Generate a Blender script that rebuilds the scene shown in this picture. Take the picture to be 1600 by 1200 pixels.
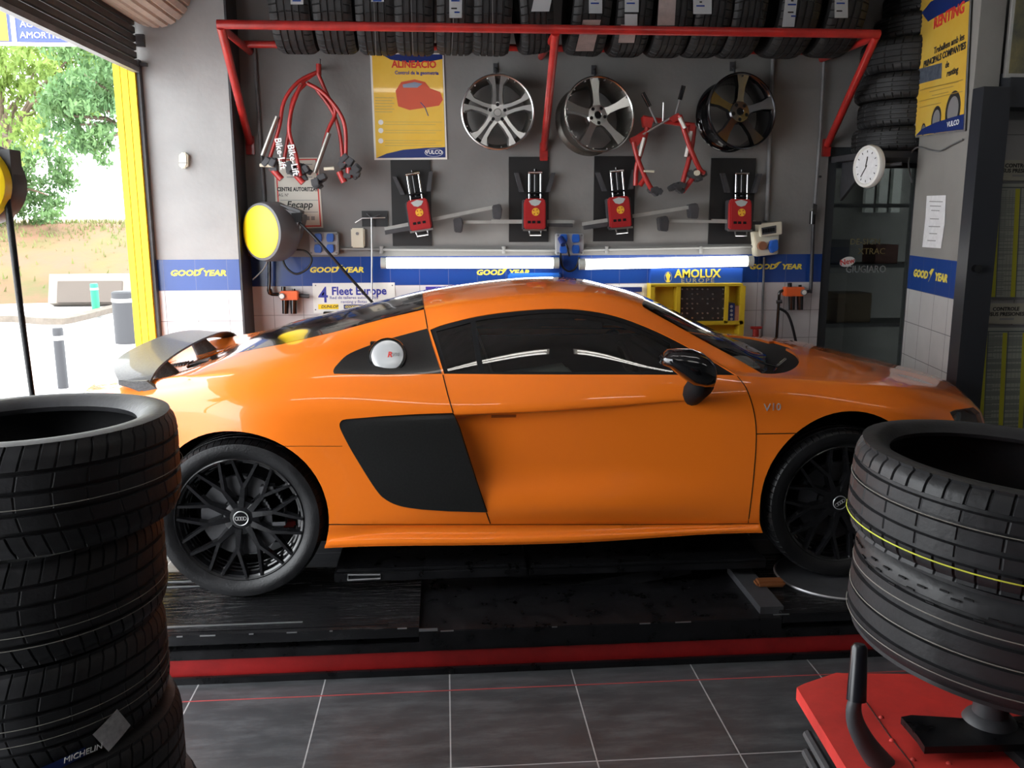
import bpy, bmesh, math, random
import numpy as np
from math import pi, sin, cos, radians, atan2, sqrt
from mathutils import Vector, Matrix, Euler
from mathutils.bvhtree import BVHTree
from mathutils.geometry import delaunay_2d_cdt
random.seed(7)
for o in list(bpy.data.objects): bpy.data.objects.remove(o)
S = bpy.context.scene
COL = S.collection

# ------------------------------------------------ camera, sky, sun, exposure
CAM = Vector((0, 0, 1.835)); FPX = 1375.0
_p, _y, _r = radians(-10.8), radians(-4.37), radians(-0.13)
CR = (Matrix.Rotation(_y, 3, 'Z') @ Matrix.Rotation(radians(90), 3, 'X') @ Matrix.Rotation(_p, 3, 'X') @ Matrix.Rotation(_r, 3, 'Z'))
cd = bpy.data.cameras.new('camera'); cam = bpy.data.objects.new('camera', cd); COL.objects.link(cam)
cam.matrix_world = Matrix.Translation(CAM) @ CR.to_4x4()
cd.sensor_fit = 'HORIZONTAL'; cd.sensor_width = 36.0; cd.lens = 36.0*FPX/1600; cd.clip_start = 0.05; cd.clip_end = 400
S.camera = cam
S.view_settings.view_transform = 'Standard'; S.view_settings.look = 'None'
S.view_settings.exposure = 0.0; S.view_settings.gamma = 1.0
S.view_settings.use_curve_mapping = False
W = bpy.data.worlds.new('overcast_sky'); S.world = W; W.use_nodes = True
nt = W.node_tree; nt.nodes.clear()
wo = nt.nodes.new('ShaderNodeOutputWorld'); bg = nt.nodes.new('ShaderNodeBackground')
bg.inputs[0].default_value = (0.93, 0.97, 1.0, 1); bg.inputs[1].default_value = 8.0
nt.links.new(bg.outputs[0], wo.inputs[0])
sd = bpy.data.lights.new('sun', 'SUN'); sd.energy = 6.0; sd.angle = radians(6); sd.color = (1, .96, .9)
sun = bpy.data.objects.new('sun', sd); COL.objects.link(sun); sun.rotation_euler = Euler((radians(38), radians(12), radians(20)))

# ------------------------------------------------ pixel helpers (1600x1200 frame)
def ray(px, py): return CR @ Vector(((px-800)/FPX, -(py-600)/FPX, -1))
def onY(px, py, Y): r = ray(px, py); return CAM + r*((Y-CAM.y)/r.y)
def onZ(px, py, Z): r = ray(px, py); return CAM + r*((Z-CAM.z)/r.z)
def onX(px, py, X): r = ray(px, py); return CAM + r*((X-CAM.x)/r.x)

# ------------------------------------------------ materials
def new_mat(name):
    m = bpy.data.materials.new(name); m.use_nodes = True
    t = m.node_tree; b = t.nodes['Principled BSDF']
    return m, t, b
def N(t, typ, **kw):
    n = t.nodes.new(typ)
    for k, v in kw.items(): setattr(n, k, v)
    return n
def mat(name, col, rough=.5, metal=0., spec=.5, noise=0., nscale=6., bump=0., bscale=60., coat=0., col2=None, rvar=0., emit=None, es=0., stretch=None):
    m, t, b = new_mat(name)
    b.inputs['Base Color'].default_value = (*col, 1); b.inputs['Roughness'].default_value = rough
    b.inputs['Metallic'].default_value = metal; b.inputs['Specular IOR Level'].default_value = spec
    b.inputs['Coat Weight'].default_value = coat; b.inputs['Coat Roughness'].default_value = .015
    if emit: b.inputs['Emission Color'].default_value = (*emit, 1); b.inputs['Emission Strength'].default_value = es
    tc = N(t, 'ShaderNodeTexCoord'); mp = N(t, 'ShaderNodeMapping'); t.links.new(tc.outputs['Object'], mp.inputs[0])
    if stretch: mp.inputs['Scale'].default_value = stretch
    if noise or col2 or rvar:
        nz = N(t, 'ShaderNodeTexNoise'); nz.inputs['Scale'].default_value = nscale; nz.inputs['Detail'].default_value = 8; nz.inputs['Roughness'].default_value = .65
        t.links.new(mp.outputs[0], nz.inputs['Vector'])
        if noise or col2:
            cr = N(t, 'ShaderNodeValToRGB'); c2 = col2 if col2 else tuple(min(1, c*(1+noise)) for c in col)
            c1 = col if col2 else tuple(c*(1-noise) for c in col)
            cr.color_ramp.elements[0].position = .35; cr.color_ramp.elements[1].position = .68
            cr.color_ramp.elements[0].color = (*c1, 1); cr.color_ramp.elements[1].color = (*c2, 1)
            t.links.new(nz.outputs[0], cr.inputs[0]); t.links.new(cr.outputs[0], b.inputs['Base Color'])
        if rvar:
            mr = N(t, 'ShaderNodeMapRange'); mr.inputs[1].default_value = .3; mr.inputs[2].default_value = .7
            mr.inputs[3].default_value = max(0, rough-rvar); mr.inputs[4].default_value = min(1, rough+rvar)
            t.links.new(nz.outputs[0], mr.inputs[0]); t.links.new(mr.outputs[0], b.inputs['Roughness'])
    if bump:
        n2 = N(t, 'ShaderNodeTexNoise'); n2.inputs['Scale'].default_value = bscale; n2.inputs['Detail'].default_value = 5
        t.links.new(mp.outputs[0], n2.inputs['Vector'])
        bp = N(t, 'ShaderNodeBump'); bp.inputs['Strength'].default_value = bump; bp.inputs['Distance'].default_value = .01
        t.links.new(n2.outputs[0], bp.inputs['Height']); t.links.new(bp.outputs[0], b.inputs['Normal'])
    return m
def glass_mat(name, tint, refl=.06):
    m = bpy.data.materials.new(name); m.use_nodes = True; t = m.node_tree; t.nodes.clear()
    out = N(t, 'ShaderNodeOutputMaterial'); mx = N(t, 'ShaderNodeMixShader'); tr = N(t, 'ShaderNodeBsdfTransparent'); gl = N(t, 'ShaderNodeBsdfGlossy')
    fr = N(t, 'ShaderNodeFresnel'); fr.inputs[0].default_value = 1.5
    tr.inputs[0].default_value = (*tint, 1); gl.inputs['Roughness'].default_value = .02
    ad = N(t, 'ShaderNodeMath', operation='ADD'); ad.inputs[1].default_value = refl; ad.use_clamp = True
    t.links.new(fr.outputs[0], ad.inputs[0]); t.links.new(ad.outputs[0], mx.inputs[0])
    t.links.new(tr.outputs[0], mx.inputs[1]); t.links.new(gl.outputs[0], mx.inputs[2]); t.links.new(mx.outputs[0], out.inputs[0])
    return m
def emis(name, col, s):
    return mat(name, (.9,.9,.9), .5, emit=col, es=s)

M = {}
M['orange'] = mat('orange_car_paint', (.94, .205, .014), .35, coat=1., spec=.25)
# rain drops on the paint: fine sparse bumps
def add_drops(m, scale=330., strength=.05):
    t = m.node_tree; b = t.nodes['Principled BSDF']
    tc = N(t, 'ShaderNodeTexCoord'); v = N(t, 'ShaderNodeTexVoronoi'); v.inputs['Scale'].default_value = scale
    t.links.new(tc.outputs['Object'], v.inputs['Vector'])
    r = N(t, 'ShaderNodeValToRGB'); r.color_ramp.elements[0].position = .0; r.color_ramp.elements[1].position = .16
    r.color_ramp.elements[0].color = (1, 1, 1, 1); r.color_ramp.elements[1].color = (0, 0, 0, 1)
    t.links.new(v.outputs['Distance'], r.inputs[0])
    bp = N(t, 'ShaderNodeBump'); bp.inputs['Strength'].default_value = strength; bp.inputs['Distance'].default_value = .001
    t.links.new(r.outputs[0], bp.inputs['Height']); t.links.new(bp.outputs[0], b.inputs['Coat Normal'])
add_drops(M['orange'])
M['carbon'] = mat('carbon_trim', (.014, .014, .014), .30, coat=.4, noise=.35, nscale=140)
M['gloss_black'] = mat('gloss_black', (.006, .006, .007), .12, coat=.6)
M['wheel_black'] = mat('wheel_gloss_black', (.007, .007, .008), .2, coat=.6)
M['matte_black'] = mat('matte_black', (.007, .007, .008), .7, spec=.2)
M['gap'] = mat('panel_gap_dark', (.015, .005, .002), .9)
M['rubber'] = mat('rubber', (.009, .009, .010), .4, spec=.35, noise=.5, nscale=5, bump=.15, bscale=120, rvar=.12)
M['rubber_dusty'] = mat('rubber_dusty', (.011, .011, .012), .5, spec=.35, col2=(.024, .024, .027), nscale=4, bump=.1, bscale=90, rvar=.12)
M['rubber_dark'] = mat('rubber_dark', (.008, .008, .009), .6, noise=.4, nscale=9)
M['chrome'] = mat('chrome', (.75, .75, .76), .12, 1.)
M['silver'] = mat('silver_alloy', (.60, .60, .60), .30, 1.)
M['brushed'] = mat('brushed_alloy', (.66, .66, .64), .25, 1.)
M['dark_alloy'] = mat('dark_alloy', (.12, .12, .13), .22, 1.)
M['barrel'] = mat('rim_barrel_grey', (.10, .095, .085), .42, .7, noise=.4, nscale=9)
M['glass'] = glass_mat('tinted_glass', (.55, .62, .60), .06)
M['glass_dark'] = glass_mat('dark_privacy_glass', (.05, .06, .06), .06)
M['clear'] = glass_mat('clear_glass', (.75, .78, .78), .02)
M['white'] = mat('white_plastic', (.75, .74, .70), .45)
M['cream'] = mat('cream_plastic', (.62, .58, .46), .5)
M['paper'] = mat('paper', (.72, .72, .73), .8, noise=.08, nscale=30)
M['red'] = mat('red_enamel', (.36, .017, .014), .38, noise=.25, nscale=9, coat=.2)
M['red_flat'] = mat('red_paint_worn', (.62, .035, .028), .45, noise=.3, nscale=7)
M['yellow'] = mat('yellow_plastic', (.90, .62, .01), .42, noise=.06)
M['yellow_paint'] = mat('yellow_gate_paint', (.88, .62, .008), .55, noise=.1, nscale=4, bump=.2, bscale=40)
M['blue'] = mat('blue_panel', (.015, .07, .36), .35)
M['blue_dark'] = mat('blue_dark', (.012, .03, .16), .4)
M['socket_blue'] = mat('blue_socket', (.02, .11, .48), .35)
M['grey_box'] = mat('grey_box', (.36, .37, .38), .5)
M['grey_dark'] = mat('dark_grey_metal', (.045, .045, .05), .5, noise=.3, nscale=8)
M['grey_mid'] = mat('mid_grey_metal', (.16, .16, .165), .5, noise=.25, nscale=8)
M['orange_plastic'] = mat('orange_plastic', (.75, .12, .02), .4)
M['gold'] = mat('yellow_lettering', (.80, .66, .08), .5)
M['ink'] = mat('black_ink', (.02, .02, .02), .6)
M['ink_grey'] = mat('grey_ink', (.28, .28, .28), .8)
M['navy_ink'] = mat('navy_ink', (.02, .03, .30), .5)
M['red_ink'] = mat('red_ink', (.65, .04, .03), .5)
M['white_ink'] = mat('white_ink', (.8, .8, .8), .5)
M['silver_ink'] = mat('silver_ink', (.55, .55, .55), .3, .6)
M['poster'] = mat('yellow_poster', (.82, .50, .06), .25, coat=.5, col2=(.85, .58, .10), nscale=3)
M['tube'] = emis('fluorescent_tube', (1., .98, .92), 7.)
M['tube2'] = emis('fluorescent_tube_ceiling', (1., .97, .92), 9.)

# ------------------------------------------------ object helpers
def link(o, parent=None):
    COL.objects.link(o)
    if parent is not None: o.parent = parent
    return o
def tag(o, label=None, cat=None, group=None, kind=None):
    if label: o['label'] = label
    if cat: o['category'] = cat
    if group: o['group'] = group
    if kind: o['kind'] = kind
    return o
def thing(name, label, cat, loc=(0, 0, 0), rot=(0, 0, 0), group=None):
    o = bpy.data.objects.new(name, None); o.empty_display_size = .1; COL.objects.link(o)
    o.location = loc; o.rotation_euler = rot
    return tag(o, label, cat, group)
def obj(name, bm, m, parent=None, smooth=None, loc=None, rot=None, bevel=0.):
    me = bpy.data.meshes.new(name)
    if bevel:
        bmesh.ops.bevel(bm, geom=[e for e in bm.edges if e.calc_face_angle(0) > .6], offset=bevel, segments=2, affect='EDGES', clamp_overlap=True)
    bm.normal_update(); bm.to_mesh(me); bm.free()
    ms = m if isinstance(m, (list, tuple)) else [m]
    for k in ms: me.materials.append(k)
    if smooth is not None:
        me.polygons.foreach_set('use_smooth', [True]*len(me.polygons))
        if smooth > 0: me.set_sharp_from_angle(angle=radians(smooth))
    o = bpy.data.objects.new(name, me); link(o, parent)
    if loc is not None: o.location = loc
    if rot is not None: o.rotation_euler = rot
    return o
def T(loc=(0, 0, 0), rot=(0, 0, 0), sc=(1, 1, 1)):
    return Matrix.LocRotScale(Vector(loc), Euler(rot), Vector(sc))
def box(bm, c, s, rot=(0, 0, 0), mi=0):
    r = bmesh.ops.create_cube(bm, size=1, matrix=T(c, rot, s))
    if mi:
        for f in {f for v in r['verts'] for f in v.link_faces}: f.material_index = mi
    return bm
def boxb(bm, a, b, mi=0):
    a, b = Vector(a), Vector(b)
    return box(bm, (a+b)/2, [abs(x) for x in (b-a)], mi=mi)
def cyl(bm, a, b, r, seg=16, r2=None, mi=0, caps=True):
    a, b = Vector(a), Vector(b); d = b-a; L = d.length
    if L < 1e-6: return bm
    q = d.to_track_quat('Z', 'Y')
    g = bmesh.ops.create_cone(bm, cap_ends=caps, segments=seg, radius1=r, radius2=r if r2 is None else r2, depth=L, matrix=Matrix.Translation((a+b)/2) @ q.to_matrix().to_4x4())
    if mi:
        for f in {f for v in g['verts'] for f in v.link_faces}: f.material_index = mi
    return bm
def tube(bm, pts, r, seg=10, mi=0, flat=1.0, smooth_n=0):
    pts = [Vector(p) for p in pts]
    if smooth_n:
        if isinstance(r, (list, tuple)):
            k_ = len(pts); r = [float(v) for v in np.interp(np.arange((k_-1)*smooth_n+1)/smooth_n, range(k_), r)]
        pts = catmull(pts, smooth_n)
    rings = []; n = len(pts); up = None
    for i, p in enumerate(pts):
        d = (pts[min(i+1, n-1)]-pts[max(i-1, 0)]).normalized()
        if up is None: up = d.orthogonal().normalized()
        up = (up-d*up.dot(d)); up = up.normalized() if up.length > 1e-5 else d.orthogonal().normalized()
        sd_ = d.cross(up)
        rr = r[i] if isinstance(r, (list, tuple)) else r
        rings.append([bm.verts.new(p+up*cos(2*pi*k/seg)*rr+sd_*sin(2*pi*k/seg)*rr*flat) for k in range(seg)])
    for a, b in zip(rings, rings[1:]):
        for k in range(seg):
            f = bm.faces.new((a[k], a[(k+1) % seg], b[(k+1) % seg], b[k])); f.material_index = mi
    for rg, rev in ((rings[0], True), (rings[-1], False)):
        f = bm.faces.new(rg[::-1] if rev else rg); f.material_index = mi
    return bm
def catmull(P, n):
    out = []
    for i in range(len(P)-1):
        p0, p1, p2, p3 = P[max(i-1, 0)], P[i], P[i+1], P[min(i+2, len(P)-1)]
        for k in range(n):
            t = k/n
            out.append(.5*((2*p1)+(p2-p0)*t+(2*p0-5*p1+4*p2-p3)*t*t+(3*p1-p0-3*p2+p3)*t**3))
    out.append(P[-1]); return out
def lathe(bm, prof, seg=48, mtx=None, closed=False, mi=0, disp=None, slant=None, angs=None):
    """profile of (radius, height) turned about Z"""
    mtx = mtx or Matrix.Identity(4); rows = []
    if angs is None: angs = [2*pi*k/seg for k in range(seg)]
    seg = len(angs)
    for j, (r, h) in enumerate(prof):
        row = []
        for k, a in enumerate(angs):
            rr = r+(disp(k, j) if disp else 0); aa = a+(slant(j) if slant else 0)
            row.append(bm.verts.new(mtx @ Vector((rr*cos(aa), rr*sin(aa), h))))
        rows.append(row)
    R2 = rows+[rows[0]] if closed else rows
    for a, b in zip(R2, R2[1:]):
        for k in range(seg):
            f = bm.faces.new((a[k], a[(k+1) % seg], b[(k+1) % seg], b[k])); f.material_index = mi
    return bm
def prism(bm, poly, h0, h1, mtx=None, mi=0):
    """2D polygon (x,y) extruded along z"""
    mtx = mtx or Matrix.Identity(4)
    a = [bm.verts.new(mtx @ Vector((x, y, h0))) for x, y in poly]; b = [bm.verts.new(mtx @ Vector((x, y, h1))) for x, y in poly]
    n = len(poly); fs = [bm.faces.new(a[::-1]), bm.faces.new(b)]
    for k in range(n): fs.append(bm.faces.new((a[k], a[(k+1) % n], b[(k+1) % n], b[k])))
    for f in fs: f.material_index = mi
    return bm
FACE = Matrix(((1, 0, 0, 0), (0, 0, -1, 0), (0, 1, 0, 0), (0, 0, 0, 1)))   # xy -> xz, z -> -y (towards the camera)
def text(parent, s, m, loc, size, align='CENTER', rot=(radians(90), 0, 0), sx=1., extr=.0008, shear=0., bold=0., name='lettering', spacing=1.):
    c = bpy.data.curves.new(name, 'FONT'); c.body = s; c.size = size; c.align_x = align; c.align_y = 'CENTER'
    c.extrude = extr; c.shear = shear; c.offset = bold; c.space_character = spacing; c.resolution_u = 2
    t = bpy.data.objects.new('tmp', c); COL.objects.link(t)
    me = bpy.data.meshes.new_from_object(t, depsgraph=bpy.context.evaluated_depsgraph_get())
    bpy.data.objects.remove(t); bpy.data.curves.remove(c); me.name = name; me.materials.clear(); me.materials.append(m)
    o = bpy.data.objects.new(name, me); link(o, parent); o.location = loc; o.rotation_euler = rot; o.scale = (sx, 1, 1)
    return o
def copy_tree(o, parent=None, label=None, group=None):
    c = o.copy(); COL.objects.link(c)
    if parent is not None: c.parent = parent
    for ch in o.children: copy_tree(ch, c)
    if label: c['label'] = label
    if group: c['group'] = group
    return c
# ================================================================ THE SETTING
YW = 6.15; HC = 3.62
def struct(name, bm, m, smooth=None):
    o = obj(name, bm, m, smooth=smooth); o['kind'] = 'structure'; return o
def tile_mat(name, col, grout, sx, sz, ox=0, oz=0, axis='XZ', rough=.3, gw=.004, noise=.1, plaster=None, band=None, ztop=None):
    """glazed square tiles up to ztop, with a coloured band, painted plaster above"""
    m, t, b = new_mat(name)
    tc = N(t, 'ShaderNodeTexCoord'); sp = N(t, 'ShaderNodeSeparateXYZ'); t.links.new(tc.outputs['Object'], sp.inputs[0])
    def math(op, a, c=None, clamp=False):
        n = N(t, 'ShaderNodeMath', operation=op); n.use_clamp = clamp
        for i, v in enumerate((a, c)):
            if v is None: continue
            if isinstance(v, (int, float)): n.inputs[i].default_value = v
            else: t.links.new(v, n.inputs[i])
        return n.outputs[0]
    U = sp.outputs['XYZ'.index(axis[0])]; V = sp.outputs['XYZ'.index(axis[1])]
    def line(c, o, s):
        d = math('PINGPONG', math('SUBTRACT', c, o), s/2)      # 0 at the joints
        return math('LESS_THAN', d, gw/2)
    g = math('MAXIMUM', line(U, ox, sx), line(V, oz, sz))
    nz = N(t, 'ShaderNodeTexNoise'); nz.inputs['Scale'].default_value = 7; nz.inputs['Detail'].default_value = 7; t.links.new(tc.outputs['Object'], nz.inputs['Vector'])
    def mixc(f, a, c):
        n = N(t, 'ShaderNodeMix', data_type='RGBA'); 
        if isinstance(f, (int, float)): n.inputs[0].default_value = f
        else: t.links.new(f, n.inputs[0])
        for i, v in ((6, a), (7, c)):
            if isinstance(v, tuple): n.inputs[i].default_value = (*v, 1)
            else: t.links.new(v, n.inputs[i])
        return n.outputs[2]
    base = mixc(nz.outputs[0], tuple(c*(1-noise) for c in col), tuple(min(1, c*(1+noise)) for c in col))
    r = rough
    if band:
        inb = math('MULTIPLY', math('GREATER_THAN', V, band[0]), math('LESS_THAN', V, band[1]))
        base = mixc(inb, base, band[2])
    c = mixc(g, base, grout)
    if band: c = mixc(math('MULTIPLY', math('MULTIPLY', g, inb), .75), c, band[2])
    if plaster:
        up = math('GREATER_THAN', V, ztop)
        n2 = N(t, 'ShaderNodeTexNoise'); n2.inputs['Scale'].default_value = 2.2; n2.inputs['Detail'].default_value = 9; t.links.new(tc.outputs['Object'], n2.inputs['Vector'])
        rp = N(t, 'ShaderNodeValToRGB'); rp.color_ramp.elements[0].position = .3; rp.color_ramp.elements[1].position = .75
        rp.color_ramp.elements[0].color = (*(k*.82 for k in plaster), 1); rp.color_ramp.elements[1].color = (*(k*1.12 for k in plaster), 1)
        t.links.new(n2.outputs[0], rp.inputs[0])
        c = mixc(up, c, rp.outputs[0])
        rr = math('ADD', math('MULTIPLY', up, .75-rough), rough); t.links.new(rr, b.inputs['Roughness'])
        n3 = N(t, 'ShaderNodeTexNoise'); n3.inputs['Scale'].default_value = 35; n3.inputs['Detail'].default_value = 6; t.links.new(tc.outputs['Object'], n3.inputs['Vector'])
        h = math('MULTIPLY', n3.outputs[0], up); h = math('SUBTRACT', h, math('MULTIPLY', g, math('SUBTRACT', 1., up)))
    else:
        t.links.new(math('ADD', math('MULTIPLY', nz.outputs[0], .22), rough-.1), b.inputs['Roughness'])
        h = math('MULTIPLY', g, -1.)
    bp = N(t, 'ShaderNodeBump'); bp.inputs['Strength'].default_value = .35; bp.inputs['Distance'].default_value = .004
    t.links.new(h, bp.inputs['Height']); t.links.new(bp.outputs[0], b.inputs['Normal'])
    t.links.new(c, b.inputs['Base Color'])
    return m
ZB1 = CAM.z-.270; ZB0 = ZB1-.198
BLUE = (.012, .052, .25)
M['wall'] = tile_mat('back_wall', (.60, .58, .59), (.28, .27, .27), .2, .2, .03, ZB0, plaster=(.205, .20, .195), band=(ZB0, ZB1, BLUE), ztop=ZB1, rough=.22)
M['wall_side'] = tile_mat('side_wall', (.60, .58, .59), (.28, .27, .27), .2, .2, .03, ZB0, axis='YZ', plaster=(.25, .245, .235), band=(ZB0, ZB1, BLUE), ztop=ZB1, rough=.22)
M['column'] = tile_mat('column_tiles', (.70, .69, .69), (.25, .24, .24), .2, .2, 0, ZB0, plaster=(.33, .325, .32), band=(ZB0, ZB1, BLUE), ztop=ZB1, rough=.22)
M['floor'] = tile_mat('dark_floor_tile', (.048, .050, .054), (.33, .33, .33), .5, .5, -.005, 3.19, axis='XY', rough=.34, gw=.005, noise=.45)
def stain(m):
    t = m.node_tree; b = t.nodes['Principled BSDF']; src = b.inputs['Base Color'].links[0].from_socket
    tc = N(t, 'ShaderNodeTexCoord'); mp = N(t, 'ShaderNodeMapping'); mp.inputs['Scale'].default_value = (1.2, 5, 1); t.links.new(tc.outputs['Object'], mp.inputs[0])
    nz = N(t, 'ShaderNodeTexNoise'); nz.inputs['Scale'].default_value = 3; nz.inputs['Detail'].default_value = 10; nz.inputs['Roughness'].default_value = .75; t.links.new(mp.outputs[0], nz.inputs['Vector'])
    r = N(t, 'ShaderNodeValToRGB'); r.color_ramp.elements[0].position = .46; r.color_ramp.elements[1].position = .70
    r.color_ramp.elements[0].color = (0, 0, 0, 1); r.color_ramp.elements[1].color = (1, 1, 1, 1); t.links.new(nz.outputs[0], r.inputs[0])
    mx = N(t, 'ShaderNodeMix', data_type='RGBA'); mx.blend_type = 'ADD'; mx.inputs[7].default_value = (.055, .056, .058, 1)
    t.links.new(r.outputs[0], mx.inputs[0]); t.links.new(src, mx.inputs[6]); t.links.new(mx.outputs[2], b.inputs['Base Color'])
stain(M['floor'])
M['ceiling'] = mat('ceiling_paint', (.24, .24, .24), .8, noise=.2)
M['wall_front'] = mat('wall_behind', (.22, .22, .215), .7, noise=.15, nscale=3)
XL = -1.99                        # the open side of the workshop
# floor
b = bmesh.new(); boxb(b, (XL, -5.5, -.12), (6.2, 8.2, 0)); struct('floor', b, M['floor'])
b = bmesh.new(); boxb(b, (XL-.25, -5.5, HC), (6.2, 8.2, HC+.15)); struct('ceiling', b, M['ceiling'])
# back wall with the doorway of the glazed door
dx0 = onY(1291, 300, YW).x; dx1 = onY(1424, 300, YW).x+.15; dzt = onY(1340, 262, YW).z
b = bmesh.new(); boxb(b, (XL, YW, 0), (dx0, YW+.18, HC)); boxb(b, (dx0, YW, dzt+.14), (dx1, YW+.18, HC)); boxb(b, (dx1, YW, 0), (4.4, YW+.18, HC))
struct('wall_back', b, M['wall'])
# room behind the glazed door
b = bmesh.new(); boxb(b, (2.2, 8.0, 0), (6.1, 8.15, HC)); struct('wall_office', b, M['wall_front'])
# column at left (its face stands proud of the wall)
cx0 = -1.852; cx1 = onY(373, 403, 5.85).x
b = bmesh.new(); boxb(b, (cx0, 5.85, 0), (cx1, YW, HC)); struct('wall_left_pier', b, M['column'])
b = bmesh.new(); boxb(b, (cx1, 5.853, 0), (cx1+.012, YW-.001, HC)); struct('trim_1', b, M['grey_dark'])
# column at right
rc0, rc1 = Vector((2.96, 5.45, 0)), Vector((2.83, 4.70, 0))
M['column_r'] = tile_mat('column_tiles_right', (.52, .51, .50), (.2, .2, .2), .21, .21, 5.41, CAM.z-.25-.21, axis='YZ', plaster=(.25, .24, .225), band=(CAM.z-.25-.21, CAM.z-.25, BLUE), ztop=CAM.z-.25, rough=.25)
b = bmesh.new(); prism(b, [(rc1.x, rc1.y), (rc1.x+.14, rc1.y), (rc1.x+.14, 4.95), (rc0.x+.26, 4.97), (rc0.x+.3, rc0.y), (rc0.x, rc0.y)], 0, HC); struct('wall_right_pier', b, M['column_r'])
# wall with the pressure charts, right of the column
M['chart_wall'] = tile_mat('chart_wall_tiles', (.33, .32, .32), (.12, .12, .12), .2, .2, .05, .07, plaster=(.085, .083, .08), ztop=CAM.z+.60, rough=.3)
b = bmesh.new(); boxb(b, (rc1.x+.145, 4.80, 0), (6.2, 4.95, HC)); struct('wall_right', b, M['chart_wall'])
b = bmesh.new(); boxb(b, (rc0.x+.27, 4.96, 0), (4.4, 5.05, HC)); boxb(b, (4.3, 5.0, 0), (4.4, YW, HC)); struct('wall_right_return', b, M['wall_front'])
b = bmesh.new(); boxb(b, (6.05, -5.5, 0), (6.2, 4.79, HC)); struct('wall_right_far', b, M['wall_front'])
b = bmesh.new(); boxb(b, (XL-.25, -5.5, 0), (6.2, -5.35, HC)); struct('wall_behind', b, M['wall_front'])
# dark steel post of the door frame beside the column
b = bmesh.new(); boxb(b, (rc1.x-.003, 4.60, 0), (rc1.x+.15, 4.70, CAM.z+.66)); boxb(b, (rc1.x+.15, 4.62, CAM.z+.56), (6.0, 4.80, CAM.z+.74)); struct('trim_2', b, mat('dark_post', (.022, .024, .03), .35), None)
# left side: lintel above the opening, yellow slatted jamb
b = bmesh.new(); boxb(b, (XL-.25, -5.5, 2.95), (XL, 5.85, HC)); boxb(b, (XL-.25, -5.5, 0), (XL, .6, 2.95)); boxb(b, (XL, 5.86, 0), (cx0-.001, YW, HC)); struct('wall_left', b, M['wall_side'])

# thin red line across the floor, along a tile joint
b = bmesh.new(); boxb(b, (-1.6, 3.185, .0002), (1.9, 3.191, .0012)); struct('trim_4', b, mat('floor_red_line', (.34, .05, .05), .6))
# yellow slatted jamb of the roller door
b = bmesh.new()
for k in range(3):
    x0 = XL+.002+k*.0443; boxb(b, (x0, 5.78, 0), (x0+.040, 5.86, 2.75))
boxb(b, (XL, 5.80, 0), (-1.858, 5.86, 2.75)); struct('door_1', b, M['yellow_paint'])
b = bmesh.new(); boxb(b, (-1.857, 5.80, 0), (-1.838, 5.85, 2.78)); struct('trim_3', b, M['grey_dark'])
sh = thing('roller_shutter', 'dark grey roller shutter half rolled up over the open left side', 'shutter', (-1.85, 1.5, 2.70))
b = bmesh.new()
for k in range(11): prism(b, [(0, .03+k*.048), (.012, .035+k*.048), (.012, .068+k*.048), (0, .073+k*.048), (-.01, .073+k*.048), (-.01, .03+k*.048)], -4.6, 4.28, Matrix(((1, 0, 0, 0), (0, 0, 1, 0), (0, 1, 0, 0), (0, 0, 0, 1))))
obj('shutter_slats', b, mat('shutter_grey', (.055, .052, .048), .55, noise=.3, nscale=5), sh)
b = bmesh.new(); boxb(b, (-.02, -4.6, 0), (.02, 4.28, .03)); obj('bottom_bar', b, M['grey_mid'], sh)
b = bmesh.new(); pr = []
for k in range(26):
    a = 2*pi*k/26; pr += [(.215*cos(a), .215*sin(a)), (.228*cos(a+.04), .228*sin(a+.04)), (.228*cos(a+.19), .228*sin(a+.19))]
prism(b, pr, -4.55, 4.30, T((.13, 0, .49)) @ Matrix(((1, 0, 0, 0), (0, 0, 1, 0), (0, 1, 0, 0), (0, 0, 0, 1)))); bmesh.ops.recalc_face_normals(b, faces=b.faces[:])
obj('rolled_curtain', b, mat('shutter_beige', (.46, .37, .31), .6, noise=.15), sh)
b = bmesh.new(); box(b, (.03, 4.31, .19), (.05, .03, .07)); obj('guide_bracket', b, M['grey_dark'], sh); b = bmesh.new(); box(b, (.04, 4.31, .05), (.04, .03, .02)); obj('guide_bracket', b, M['grey_dark'], sh)
# ================================================================ THE CAR
YC = 4.58
def ncs(xs, ys):
    """natural cubic spline"""
    xs, ys = np.array(xs, float), np.array(ys, float); n = len(xs); h = np.diff(xs)
    A = np.eye(n); r = np.zeros(n)
    for i in range(1, n-1):
        A[i, i-1], A[i, i], A[i, i+1] = h[i-1], 2*(h[i-1]+h[i]), h[i]
        r[i] = 6*((ys[i+1]-ys[i])/h[i]-(ys[i]-ys[i-1])/h[i-1])
    m = np.linalg.solve(A, r)
    def f(x):
        x = np.clip(np.asarray(x, float), xs[0], xs[-1]); i = np.clip(np.searchsorted(xs, x)-1, 0, n-2); d = x-xs[i]; hh = h[i]
        return ys[i]+d*((ys[i+1]-ys[i])/hh-hh*(2*m[i]+m[i+1])/6)+d*d*m[i]/2+d**3*(m[i+1]-m[i])/(6*hh)
    return f
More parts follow.
